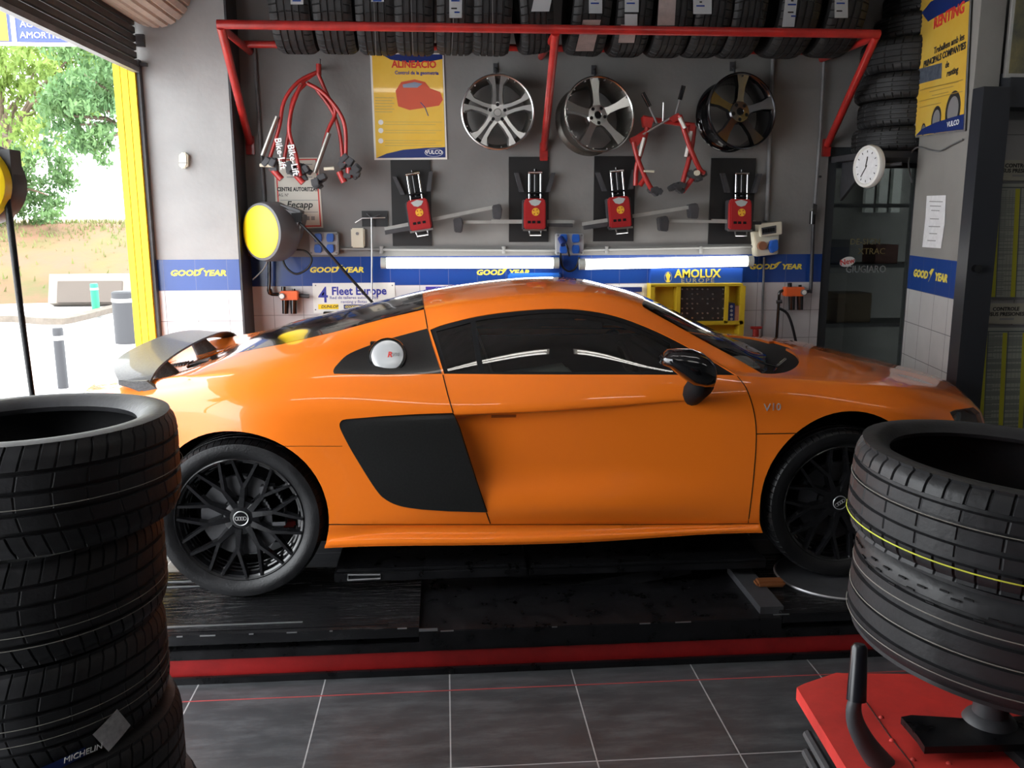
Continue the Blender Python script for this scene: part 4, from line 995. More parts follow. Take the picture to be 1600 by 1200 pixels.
# sign board outside
sg_ = thing('hanging_sign', 'blue and yellow sign board with white writing outside the opening', 'sign', tuple(onY(60, 60, 7.2)))
def spx(px, py, off=0): return onY(px, py, 7.2-off)-sg_.location
b = bmesh.new(); a, c = spx(-80, -60), spx(128, 66); boxb(b, (a.x, 0, c.z), (c.x, .04, a.z)); obj('board', b, mat('sign_blue', (.03, .05, .40), .5), sg_)
b = bmesh.new(); a, c = spx(-80, -60), spx(14, 64); boxb(b, (a.x, -.006, c.z), (c.x, .0, a.z)); obj('yellow_panel', b, M['yellow'], sg_)
b = bmesh.new(); a, c = spx(14, -60), spx(20, 65); boxb(b, (a.x, -.008, c.z), (c.x, .0, a.z)); a, c = spx(-80, 65), spx(130, 71); boxb(b, (a.x, -.01, c.z), (c.x, .05, a.z)); obj('sign_frame', b, M['white'], sg_)
for s_, y_ in (('ACCESORIS', 38), ('AMORTIGUADORS', 55)):
    p = spx(31, y_, .006); text(sg_, s_, M['white_ink'], tuple(p), .062, align='LEFT', sx=1.08)
# ================================================================ ON THE BACK WALL
def WP(px, py, off=0.): return onY(px, py, YW-off)
class WT:
    """a thing on the wall, laid out from its front view"""
    def __init__(s, name, label, cat, px, py, off=0., group=None, Y=None):
        s.Y = YW if Y is None else Y; s.o = thing(name, label, cat, tuple(onY(px, py, s.Y-off)), (0, 0, 0), group); s.L = s.o.location.copy()
    def p(s, px, py, off=0.): return onY(px, py, s.Y-off)-s.L
    def box(s, name, q, off0, off1, m, bevel=0., bm=None, **k):
        a, c = s.p(q[0], q[1], off1), s.p(q[2], q[3], off1); b = bm or bmesh.new(); z0 = s.Y-off0-s.L.y
        boxb(b, (a.x, s.Y-off1-s.L.y, c.z), (c.x, z0, a.z))
        return b if name is None else obj(name, b, m, s.o, bevel=bevel, **k)
    def rbox(s, name, c, w, h, ang, off0, off1, m, bevel=0., bm=None):
        """rotated box: centre px, size in metres, angle degrees (clockwise in view)"""
        p = s.p(c[0], c[1], off1); b = bm or bmesh.new(); box(b, (p.x, (-off0-off1)/2+s.Y-s.L.y, p.z), (w, off1-off0, h), (0, radians(ang), 0))
        return b if name is None else obj(name, b, m, s.o, bevel=bevel)
    def poly(s, name, pts, off0, off1, m, bevel=0., bm=None):
        b = bm or bmesh.new(); P = [s.p(x, y, off1) for x, y in pts]; z = s.Y-s.L.y
        A = [b.verts.new((p.x, z-off1, p.z)) for p in P]; B = [b.verts.new((p.x, z-off0, p.z)) for p in P]; n = len(P)
        fs = [b.faces.new(A), b.faces.new(B[::-1])]+[b.faces.new((A[i], B[i], B[(i+1) % n], A[(i+1) % n])) for i in range(n)]
        bmesh.ops.recalc_face_normals(b, faces=fs)
        return b if name is None else obj(name, b, m, s.o, bevel=bevel)
    def tube(s, name, pts, r, m, seg=10, n=0, bm=None, flat=1.):
        """pts: (px, py, off)"""
        b = bm or bmesh.new(); tube(b, [s.p(*q) for q in pts], r, seg, smooth_n=n, flat=flat)
        return b if name is None else obj(name, b, m, s.o, smooth=50)
    def disc(s, name, c, r, off0, off1, m, seg=32, bm=None, bevel=0.):
        b = bm or bmesh.new(); p = s.p(c[0], c[1], off1); z = s.Y-s.L.y; cyl(b, (p.x, z-off0, p.z), (p.x, z-off1, p.z), r, seg)
        return b if name is None else obj(name, b, m, s.o, smooth=40, bevel=bevel)
    def text(s, t, m, px, py, off, size, **k):
        return text(s.o, t, m, tuple(s.p(px, py, off)), size, **k)
MPP = 6.15/FPX          # metres per pixel on the wall, near enough
# ---- lettering on the blue tile band
def foot(w, px, py, off, k=1.):
    w.poly('winged_foot', [(px-3*k, py+5*k), (px+1*k, py-1*k), (px-3*k, py-2*k), (px+4*k, py-6*k), (px+9*k, py-6*k), (px+5*k, py-3.5*k), (px+3*k, py-1*k), (px, py+3*k)], off, off+.0015, M['gold'])
for (px, py, Y_, lab, sc) in ((312, 427, 5.85, 'yellow tyre brand lettering on the blue band of the left pier', 1.), (528, 422, YW, 'yellow tyre brand lettering on the blue wall band behind the hose', 1.), (788, 426, YW, 'yellow tyre brand lettering on the blue band under the left tube light', 1.), (1214, 417, YW, 'yellow tyre brand lettering on the blue band under the switch box', 1.)):
    w = WT('wall_lettering', lab, 'lettering', px, py, Y=Y_)
    w.text('GOOD', M['gold'], px-22.5*sc, py, .001, .050, sx=1.22, shear=.18, bold=.0022); foot(w, px-1, py-2, .001); w.text('YEAR', M['gold'], px+23*sc, py, .001, .050, sx=1.22, shear=.18, bold=.0022)
o = thing('wall_lettering', 'yellow tyre brand lettering on the blue band of the right column', 'lettering', (0, 0, 0)); dr = (rc1-rc0).normalized()
an = atan2(dr.y, dr.x); mid = rc0+dr*((rc1-rc0).length*.5); zz = CAM.z-.25-.107; nn = Vector((dr.y, -dr.x, 0))
if nn.x > 0: nn = -nn
o.location = (mid.x+nn.x*.001, mid.y+nn.y*.001, zz)
text(o, 'GOOD', M['gold'], tuple(-dr*.165), .062, rot=(radians(90), 0, an), sx=1.25, shear=.18, bold=.003); text(o, 'YEAR', M['gold'], tuple(dr*.165), .062, rot=(radians(90), 0, an), sx=1.25, shear=.18, bold=.003)
b = bmesh.new(); Rz = Matrix.Rotation(an, 4, 'Z'); prism(b, [(-.02, -.035), (.01, .005), (-.02, .02), (.02, .045), (.055, .045), (.03, .02), (.0, -.01)], 0, .002, Rz @ FACE); obj('winged_foot', b, M['gold'], o)
# ---- red tyre rack
rk = WT('tyre_rack', 'red tubular tyre rack jutting from the wall above the wheels', 'rack', 860, 60)
def rkp(px, py, Y_): return onY(px, py, Y_)-rk.L
YR = 5.36; P0, P1 = rkp(345, 38, YR), rkp(1369, 53, YR); P0.z = P1.z = (P0.z+P1.z)/2+.0
P0.z = rkp(345, 38, YR).z; P1.z = rkp(1369, 53, YR).z
b = bmesh.new(); tube(b, [P0-Vector((.02, 0, 0)), P1+Vector((.02, 0, 0))], .0255, 16); obj('front_pipe', b, M['red'], rk.o, smooth=50)
b = bmesh.new(); tube(b, [rk.p(376, 69, .195), rk.p(1300, 81, .195)], .022, 12); obj('rear_pipe', b, M['red'], rk.o, smooth=50)
for (a, c, q) in (((345, 38), (390, 228), (376, 66)), ((868, 48), (850, 238), (868, 72)), ((1369, 53), (1293, 232), (1318, 76))):
    pa, pb = rkp(a[0], a[1]+4, YR), rk.p(c[0], c[1]-6, .03)
    b = bmesh.new(); tube(b, [pa, pb], .025, 14); obj('rack_strut', b, M['red'], rk.o, smooth=50)
    b = bmesh.new(); box(b, (pb.x, YW-.015-rk.L.y, pb.z-.02), (.055, .03, .12)); obj('foot_plate', b, M['red'], rk.o, bevel=.004)
    b = bmesh.new(); tube(b, [pa, Vector((pa.x, YW-.02-rk.L.y, pa.z))], .022, 12); obj('rack_arm', b, M['red'], rk.o, smooth=50)
# ---- tyres on the rack
random.seed(12)
RT = [(464, 82, 64, 0, 'e'), (528, 82, 62, 0, ''), (592, 84, 62, 1, 'e'), (650, 85, 62, 1, ''), (712, 84, 60, 1, 'E'), (768, 85, 62, 1, ''), (829, 82, 54, -7, 'w'), (917, 85, 62, 3, 'EP'), (979, 87, 58, 0, 'WQ'), (1040, 88, 58, 0, 'w2'), (1096, 88, 60, 0, 'c'), (1150, 89, 56, 0, ''), (1225, 89, 66, 1, 's'), (1297, 88, 64, 2, 'e2')]
names = ['leftmost tyre on the red rack', 'second tyre from the left on the red rack', 'third tyre from the left on the red rack', 'fourth tyre from the left on the red rack', 'fifth from left on the red rack, long energy label', 'sixth tyre from the left on the red rack, no label', 'leaning tyre on the red rack left of the middle strut', 'tyre on the red rack right of the middle strut, torn pink paper hanging', 'ninth tyre on the red rack, two white labels', 'tenth tyre on the red rack, one long paper label', 'eleventh tyre on the red rack, rounded white label', 'narrow twelfth tyre on the red rack', 'second tyre from the right end of the red rack', 'last tyre at the right end of the red rack']
M['tag_white'] = mat('energy_label', (.62, .64, .66), .6); M['tag_pink'] = mat('torn_paper', (.52, .42, .40), .7, noise=.12, nscale=20); M['tag_ink'] = M['ink']
YT = 5.72
for i, ((px, pb_, w, tilt, lb), nm) in enumerate(zip(RT, names)):
    R = .325; Wd = w*5.45/FPX*.93
    c = onY(px, pb_, YT-.05); c = Vector((c.x, YT, c.z+R+.0))
    b = tyre_bm(R, Wd, .215, ng=44, slant=.18, depth=.006, mtx=Matrix.Rotation(radians(90), 4, 'Y'))
    o = obj('tyre', b, M['rubber_dark'], None, smooth=32, loc=c, rot=(0, radians(tilt), 0)); tag(o, 'black tyre, '+nm, 'tyre', 'tyres standing on the red wall rack')
    def tl(px0, py0, px1, py1, m, nm_='paper_label', sk=0., lift=.004):
        """label bent round the front of the tread"""
        b = bmesh.new(); n = 8; rows = []
        for j in range(n+1):
            row = []
            py = py0+(py1-py0)*j/n
            for px_, s_ in ((px0, 0), (px1, 1)):
                # meet the cylinder of the tread
                r = ray(px_+sk*(j/n), py); A = r.y*r.y+r.z*r.z; dy, dz = CAM.y-c.y, CAM.z-c.z; Rr = R+lift
                Bq = 2*(dy*r.y+dz*r.z); Cq = dy*dy+dz*dz-Rr*Rr; D = Bq*Bq-4*A*Cq
                t = (-Bq-sqrt(max(D, 0)))/(2*A); q = CAM+r*t; row.append(b.verts.new(q-c))
            rows.append(row)
        for r0, r1 in zip(rows, rows[1:]): b.faces.new((r0[0], r1[0], r1[1], r0[1]))
        bmesh.ops.solidify(b, geom=b.faces[:], thickness=-.001)
        oo = obj(nm_, b, m, o); oo.matrix_parent_inverse = Matrix.Rotation(-radians(tilt), 4, 'Y'); return oo
    def marks(px0, py0, n_):
        for k in range(n_): tl(px0+2+(k % 2)*5, py0+k*6, px0+7+(k % 3)*4, py0+2.4+k*6, (M['ink_grey'], M['tag_ink'], M['blue'])[k % 3], 'label_print', lift=.0058)
    for a_, c_ in (((584, 3), (587, 86)), ((642, 0), (645, 86)), ((708, 29), (705, 86)), ((769, 0), (770, 86))):
        if abs(a_[0]-px) < 26: tl(a_[0], a_[1], a_[0]+.9, c_[1], M['ink_grey'], 'hanging_string', sk=c_[0]-a_[0], lift=.0065)
    if lb == 'e': x = px-10 if i == 0 else px-12; tl(x, -14, x+20, 7 if i == 0 else 3, M['tag_white']); marks(x+1, -12, 3)
    if lb == 'E': tl(702, -16, 722, 28, M['tag_white']); marks(703, -12, 6)
    if lb == 'w': tl(836, -10, 864, 18, M['tag_white'], sk=-6)
    if lb == 'EP': tl(920, -10, 941, 21, M['tag_white']); marks(921, -8, 4); tl(911, 31, 939, 80, M['tag_pink'], sk=-12)
    if lb == 'WQ': tl(976, -12, 998, 19, M['tag_white']); tl(976, 22, 996, 40, M['tag_white']); marks(977, -8, 4); tl(970, 38, 995, 67, M['tag_pink'], sk=-4)
    if lb == 'w2': tl(1030, -10, 1057, 40, M['tag_pink'], sk=-3)
    if lb == 'c': tl(1083, -8, 1112, 22, M['tag_white']); marks(1086, -4, 4)
    if lb == 's': tl(1228, -10, 1247, 42, M['tag_white'], sk=-6); marks(1229, -6, 6)
    if lb == 'e2': tl(1304, -12, 1325, 28, M['tag_white']); marks(1305, -8, 5)
# strings hanging from the tyres
# ---- stacked tyres above the door, on a shelf
shf = WT('wall_shelf', 'dark steel shelf above the glazed door carrying tyres', 'shelf', 1385, 238)
YS = 5.95
b = bmesh.new(); a = onY(1334, 240, YS-.15)-shf.L; c = onY(1424, 232, YS-.15)-shf.L; boxb(b, (a.x, YW-.62-shf.L.y, a.z-.04), (a.x+.75, YW-.005-shf.L.y, a.z)); obj('shelf_board', b, M['grey_dark'], shf.o, bevel=.003)
for xx in (a.x+.08, a.x+.66): b = bmesh.new(); prism(b, [(YW-.01-shf.L.y, a.z-.04), (YW-.01-shf.L.y, a.z-.30), (YW-.45-shf.L.y, a.z-.04)], xx, xx+.02, Matrix(((0, 0, 1, 0), (1, 0, 0, 0), (0, 1, 0, 0), (0, 0, 0, 1)))); obj('shelf_bracket', b, M['grey_dark'], shf.o)
zs = shf.L.z+a.z+.001
SN = ['bottom tyre of the stack above the glazed door', 'second tyre up in the stack above the glazed door', 'third tyre up in the stack above the glazed door', 'wide fourth tyre up in the stack above the glazed door', 'fifth tyre up, upper one in the dark stack above the door', 'topmost tyre of the dark stack above the door']
for k, (ht, dx) in enumerate(((.155, 0.), (.165, .03), (.165, .0), (.21, .02), (.15, .10), (.15, .15))):
    b = tyre_bm(.33, ht-.004, .21, ng=40, slant=.1); x = shf.L.x+a.x+.33+.01+dx
    o = obj('tyre', b, M['rubber_dark'], None, smooth=32, loc=(x, YW-.35, zs+ht/2), rot=(0, 0, k*.7)); tag(o, 'black tyre, '+SN[k], 'tyre', 'tyres piled on the shelf above the glazed door'); zs += ht
# ---- alloy wheels hung on the wall
def rim(name, label, px, py, R, style, m, yaw=0., pitch=0., off=.23, rot=0., bar_m='barrel', depth=.19):
    p = onY(px, py, YW-off); o = thing(name, label, 'wheel rim', tuple(p), (radians(pitch), 0, radians(yaw)), 'alloy wheel rims hung on the back wall')
    Q = Matrix.Rotation(radians(90), 4, 'X') @ Matrix.Rotation(rot, 4, 'Z')
    b = bmesh.new(); lathe(b, [(R-.010, -.004), (R-.003, .0), (R, -.006), (R, -.018), (R-.012, -.024), (R-.016, -.05), (R-.03, -.08), (R-.035, -depth*.85), (R-.018, -depth*.93), (R-.012, -depth), (R-.020, -depth), (R-.042, -depth*.85), (R-.038, -.08), (R-.024, -.03)], 64, Q, closed=True)
    obj('barrel', b, M[bar_m], o, smooth=40)
    b = bmesh.new(); lathe(b, [(R-.012, -.002), (R-.006, .003), (R+.001, .0), (R+.001, -.010)], 64, Q); obj('lip', b, m, o, smooth=40)
    b = bmesh.new()
    def pris(poly, z0, z1, a, dish=.0):
        Rz = Matrix.Rotation(a, 4, 'Z'); tops = [b.verts.new(Q @ Rz @ Vector((x, y, z0-dish*(1-x/R)))) for x, y in poly]; bots = [b.verts.new(Q @ Rz @ Vector((x, y*1.25, z1-dish*(1-x/R)))) for x, y in poly]; n = len(poly)
        fs = [b.faces.new(tops), b.faces.new(bots[::-1])]+[b.faces.new((tops[i], bots[i], bots[(i+1) % n], tops[(i+1) % n])) for i in range(n)]
    for i in range(5):
        a = 2*pi*i/5+pi/2
        if style == 'double':
            for s_ in (-1, 1): pris([(.05, s_*.010), (.05, s_*.034), (R*.45, s_*.030), (R*.72, s_*.036), (R*.95, s_*.075), (R*.985, s_*.045), (R*.95, s_*.020), (R*.72, s_*.012), (R*.45, s_*.008)], -.004, -.03, a, .03)
        elif style == 'wide': pris([(.04, -.034), (R*.35, -.021), (R*.62, -.022), (R*.985, -.036), (R*.985, .036), (R*.62, .022), (R*.35, .021), (.04, .034)], -.004, -.035, a, .035)
        else: pris([(.04, -.036), (R*.35, -.022), (R*.65, -.024), (R*.985, -.046), (R*.985, .046), (R*.65, .024), (R*.35, .022), (.04, .036)], -.004, -.035, a, .04)
    lathe(b, [(.0, -.032), (.022, -.032), (.026, -.028), (.066, -.030), (.074, -.04), (.074, -.08)], 40, Q)
    bmesh.ops.recalc_face_normals(b, faces=b.faces[:]); obj('spokes', b, m, o, smooth=25)
    for i in range(5):
        a = 2*pi*i/5+pi/2+(0 if style == 'double' else pi/5); b = bmesh.new(); p_ = Q @ Vector((.050*cos(a), .050*sin(a), -.03)); cyl(b, p_+Vector((0, .004, 0)), p_+Vector((0, -.0022, 0)), .0115, 16); obj('bolt_hole', b, M['matte_black'], o)
    b = bmesh.new(); cyl(b, Q @ Vector((0, 0, -.04)), Q @ Vector((0, 0, -.027)), .021, 24); obj('hub_cap' if style == 'double' else 'hub_bore', b, M['silver'] if style == 'double' else M['matte_black'], o)
    if style in ('double', 'wide'):
        b = bmesh.new()
        for i in range(30):
            if i % 3 == 2: continue
            a = 2*pi*i/30+pi/2+.1; p_ = Q @ Vector(((R-.018)*cos(a), (R-.018)*sin(a), -.012)); cyl(b, p_+Vector((0, .01, 0)), p_+Vector((0, -.008, 0)), .0045, 8)
        oo = obj('rim_studs', b, M['silver'], o); oo['kind'] = 'stuff'
    # hook
    b = bmesh.new(); tube(b, [Vector((.0, off-.005, R+.07)), Vector((0, off-.05, R+.05)), Vector((0, off-.10, R-.035)), Vector((0, .06, R-.045)), Vector((0, .03, R-.02))], .007, 8); box(b, (0, off-.006, R+.07), (.03, .01, .06)); hk = obj('wall_hook', b, M['grey_dark'], None, loc=tuple(p)); tag(hk, 'steel wall hook holding the '+{'double': 'twin-spoke rim', 'wide': 'bright single-spoke rim'}.get(style, 'dark rim at right'), 'hook')
    return o
rim('alloy_rim', 'silver alloy wheel rim with five twin spokes, left of the middle rack strut', 778, 175, .237, 'double', M['silver'], 0, 0, .24)
rim('alloy_rim', 'bright alloy wheel rim with five single spokes, right of the middle rack strut', 937, 178, .243, 'wide', M['brushed'], 13, -7, .27, radians(6), depth=.21)
rim('alloy_rim', 'dark polished five-spoke wheel rim, rightmost on the wall', 1160, 173, .247, 'wide2', M['dark_alloy'], 11, -6, .26, radians(-3), bar_m='gloss_black', depth=.20)
# ---- posters
ps = WT('wheel_alignment_poster', 'yellow and blue alignment poster with a red car, left of the twin-spoke rim', 'poster', 640, 168)
ps.poly('backing', [(578, 83), (693, 83), (699, 249), (585, 250)], .002, .008, M['white'])
ps.poly('print', [(581, 86), (691, 86), (696, 246), (588, 247)], .008, .0095, M['poster'])
ps.poly('blue_header', [(596, 85), (691, 85), (691.5, 92), (672, 96), (640, 98), (610, 93)], .0095, .0105, M['blue_dark'])
ps.poly('blue_footer', [(588, 247), (604, 240), (630, 234), (665, 231), (695.5, 230), (696, 246)], .0095, .0105, M['blue_dark'])
ps.text('ALINEACIO', M['red_ink'], 647, 101, .0105, .062, sx=.92, bold=.002)
ps.text('Control de la geometria', M['navy_ink'], 651, 114, .0105, .032, sx=.92, bold=.0006)
ps.poly('car_picture', [(618, 142), (627, 128), (648, 124), (664, 128), (672, 138), (688, 144), (692, 156), (686, 165), (640, 172), (622, 166)], .0095, .0105, mat('car_print', (.62, .10, .05), .4))
ps.poly('car_picture_glass', [(629, 132), (648, 128), (660, 131), (652, 137), (630, 137)], .0105, .011, mat('print_glass', (.25, .30, .40), .4))
ps.tube('arrow', [(657, 160, .011), (664, 168, .011), (669, 181, .011)], .003, M['blue_dark'], 6)
b = bmesh.new()
for y0 in (192, 205, 221):
    for k in range(2 if y0 < 221 else 3): ps.box(None, (601, y0-2+k*4, 690-9*(k == 1), y0-.8+k*4), .0095, .0102, None, bm=b)
for k in range(6): ps.box(None, (586, 152+k*4.4, 616-3*(k % 2), 153.4+k*4.4), .0095, .0102, None, bm=b)
obj('small_print', b, mat('small_print', (.50, .36, .10), .6), ps.o)['kind'] = 'stuff'
for y0 in (191, 204, 220): ps.disc('bullet', (595, y0), .017, .0095, .011, M['white_ink'], 16)
ps.text('VULCO', M['white_ink'], 678, 238, .0108, .034, bold=.001); b = bmesh.new(); p_ = ps.p(678, 238.5, .0106)
lathe(b, [(.058, .0), (.060, .0006), (.062, 0)], 32, T(tuple(p_), (radians(90), 0, 0), (1, .42, 1))); obj('logo_ring', b, M['white_ink'], ps.o)
fe = WT('authorised_centre_sign', 'white and red framed authorised-centre sign behind the red bicycle carriers', 'sign', 467, 300)
fe.poly('plate', [(427, 247), (497, 246), (505, 356), (433, 358)], .001, .004, mat('sign_cream', (.62, .58, .50), .5)); fe.poly('red_border', [(430, 249), (495, 248), (502, 354), (436, 355)], .004, .005, M['red_ink']); fe.poly('inner', [(432, 251), (493, 250), (500, 352), (438, 353)], .005, .006, mat('sign_cream2', (.66, .62, .54), .5))
fe.text('CENTRE AUTORITZAT', M['ink'], 465, 296, .0065, .036, sx=.74, bold=.0014); fe.text('AG. Nº', M['ink'], 443, 305, .0065, .028, sx=.8)
fe.text('Fecapp', M['ink'], 468, 320, .0065, .062, sx=1.0, shear=.2, bold=.001); b = bmesh.new()
for y0 in (312.5, 331): fe.box(None, (438, y0, 497, y0+.8), .006, .0068, None, bm=b)
for k in range(3): fe.box(None, (470+k*8, 338, 476+k*8, 344), .006, .0068, None, bm=b)
for k in range(5): fe.box(None, (448, 256+k*5, 488-(k % 2)*8, 257.5+k*5), .006, .0068, None, bm=b)
obj('small_print', b, M['ink_grey'], fe.o)['kind'] = 'stuff'
fl = WT('fleet_sign', 'white 4Fleet Europe sign with navy writing on the tiles', 'sign', 553, 465)
fl.box('plate', (488, 442.5, 618, 488), .001, .006, M['white'], bevel=.002); 
fl.text('4', M['navy_ink'], 505, 462, .0065, .155, sx=.9, bold=.001); fl.text('Fleet Europe', M['navy_ink'], 561, 455, .0065, .078, sx=.93, bold=.0022)
fl.text('Red de talleres autorizados', M['navy_ink'], 553, 465, .0065, .030); fl.text('renting y flotas', M['navy_ink'], 553, 471.5, .0065, .030)
fl.box('dunlop_panel', (497, 475.5, 529, 483), .006, .007, M['yellow']); fl.text('DUNLOP', M['ink'], 515, 479.3, .0072, .026, sx=1.1, shear=.2, bold=.0006)
fl.box('goodyear_panel', (537, 476, 568, 482.5), .006, .007, M['blue_dark']); fl.text('GOODYEAR', M['gold'], 552.5, 479.3, .0072, .022, sx=1., shear=.2, bold=.0005)
b = bmesh.new()
for q in ((493, 446), (613, 446), (613, 484), (493, 484)): fl.disc(None, q, .005, .006, .008, None, 10, bm=b)
obj('screws', b, M['grey_mid'], fl.o)
nb = WT('paper_notice', 'white paper notice taped to the right column', 'notice', 1460, 350, Y=4.9)
# on the slanted column face
def colp(px, py, off=0.):
    """point on the right column's face"""
    n = nn; r = ray(px, py); t = (Vector((rc0.x, rc0.y, 0))+n*off-CAM).dot(n)/r.dot(n); return CAM+r*t
nb.o.location = colp(1460, 350)
def colpoly(o, name, pts, off0, off1, m):
    L = o.location; b = bmesh.new(); A = [b.verts.new(colp(x, y, off1)-L) for x, y in pts]; B = [b.verts.new(colp(x, y, off0)-L) for x, y in pts]; n = len(pts)
    fs = [b.faces.new(A), b.faces.new(B[::-1])]+[b.faces.new((A[i], B[i], B[(i+1) % n], A[(i+1) % n])) for i in range(n)]; bmesh.ops.recalc_face_normals(b, faces=fs); return obj(name, b, m, o)
colpoly(nb.o, 'paper_sheet', [(1448, 306), (1478, 305), (1476, 350), (1470, 388), (1441, 386), (1446, 340)], .001, .003, M['paper'])
for k, (x0, x1, y) in enumerate(((1452, 1473, 314), (1453, 1470, 321), (1455, 1468, 328), (1453, 1467, 341), (1451, 1469, 353), (1452, 1464, 364), (1449, 1462, 375))): colpoly(nb.o, 'print_line', [(x0, y), (x1, y+.5), (x1, y+2), (x0, y+1.5)], .003, .0036, M['ink_grey'])
rp_ = WT('renting_poster', 'tall yellow and blue RENTING poster on the right column', 'poster', 1475, 100, Y=5.); rp_.o.location = colp(1475, 100)
ro = rp_.o
colpoly(ro, 'frame', [(1436, -30), (1520, -42), (1508, 205), (1427, 216)], .002, .012, M['grey_mid'])
colpoly(ro, 'print', [(1439, -30), (1517, -40), (1505, 202), (1430, 213)], .012, .0135, M['poster'])
colpoly(ro, 'blue_band', [(1440, 20), (1455, 2), (1480, -8), (1517, -20), (1516, 0), (1490, 14), (1466, 24), (1450, 34)], .0135, .0145, M['blue_dark'])
colpoly(ro, 'blue_footer', [(1430.5, 212), (1440, 202), (1460, 192), (1485, 184), (1506, 178), (1505, 202)], .0135, .0150, M['blue_dark'])
colpoly(ro, 'skyline', [(1435, 108), (1472, 98), (1471, 122), (1434, 132)], .0135, .0145, mat('print_night', (.03, .045, .08), .4, col2=(.15, .17, .2), nscale=30))
def coltext(o, s_, m, px, py, size, sx=1., bold=0., shear=0., off=.0148):
    P = colp(px, py, off); t = text(o, s_, m, tuple(P-o.location), size, rot=(radians(90), 0, an), sx=sx, bold=bold, shear=shear); return t
coltext(ro, 'RENTING', M['red_ink'], 1482, 25, .085, 1.25, .003); coltext(ro, 'Treballem amb les', M['ink'], 1482, 69, .052, 1.15, .001)
coltext(ro, 'PRINCIPALS COMPANYIES', M['ink'], 1474, 87, .052, 1.05, .0016); coltext(ro, 'de', M['ink'], 1480, 101, .052, 1.1, .001); coltext(ro, 'renting', M['ink'], 1488, 112, .052, 1.1, .001)
for (x0, y0, x1, y1) in ((1437, 141, 1505, 124), (1436, 158, 1504, 142), (1444, 138, 1498, 127), (1452, 143, 1490, 134), (1456, 149, 1482, 143), (1436, 168, 1470, 160)): colpoly(ro, 'print_line', [(x0, y0), (x1, y1), (x1, y1+1.2), (x0, y0+1.2)], .0135, .0142, mat('poster_line', (.35, .22, .03), .6))
coltext(ro, 'VULCO', M['white_ink'], 1489, 193, .040, 1.3, .001)
def colring(o, px, py, r, off, m, name, r2=None):
    P = colp(px, py, off); b = bmesh.new(); Q = Matrix.Translation(P-o.location) @ Matrix.Rotation(an, 4, 'Z') @ Matrix.Rotation(radians(90), 4, 'X')
    lathe(b, [(r, 0), (r, .0015), (r2 or .0, .0015), (r2 or 0, 0)], 36, Q, closed=False); return obj(name, b, m, o)
for (px, py, r) in ((1489, 173, .108), (1463, 187, .078), (1443, 202, .036)):
    if px < 1480 or True:
        colring(ro, px, py, r, .0122, M['ink'], 'printed_tyre'); colring(ro, px, py, r*.72, .0126, M['silver_ink'], 'printed_rim')
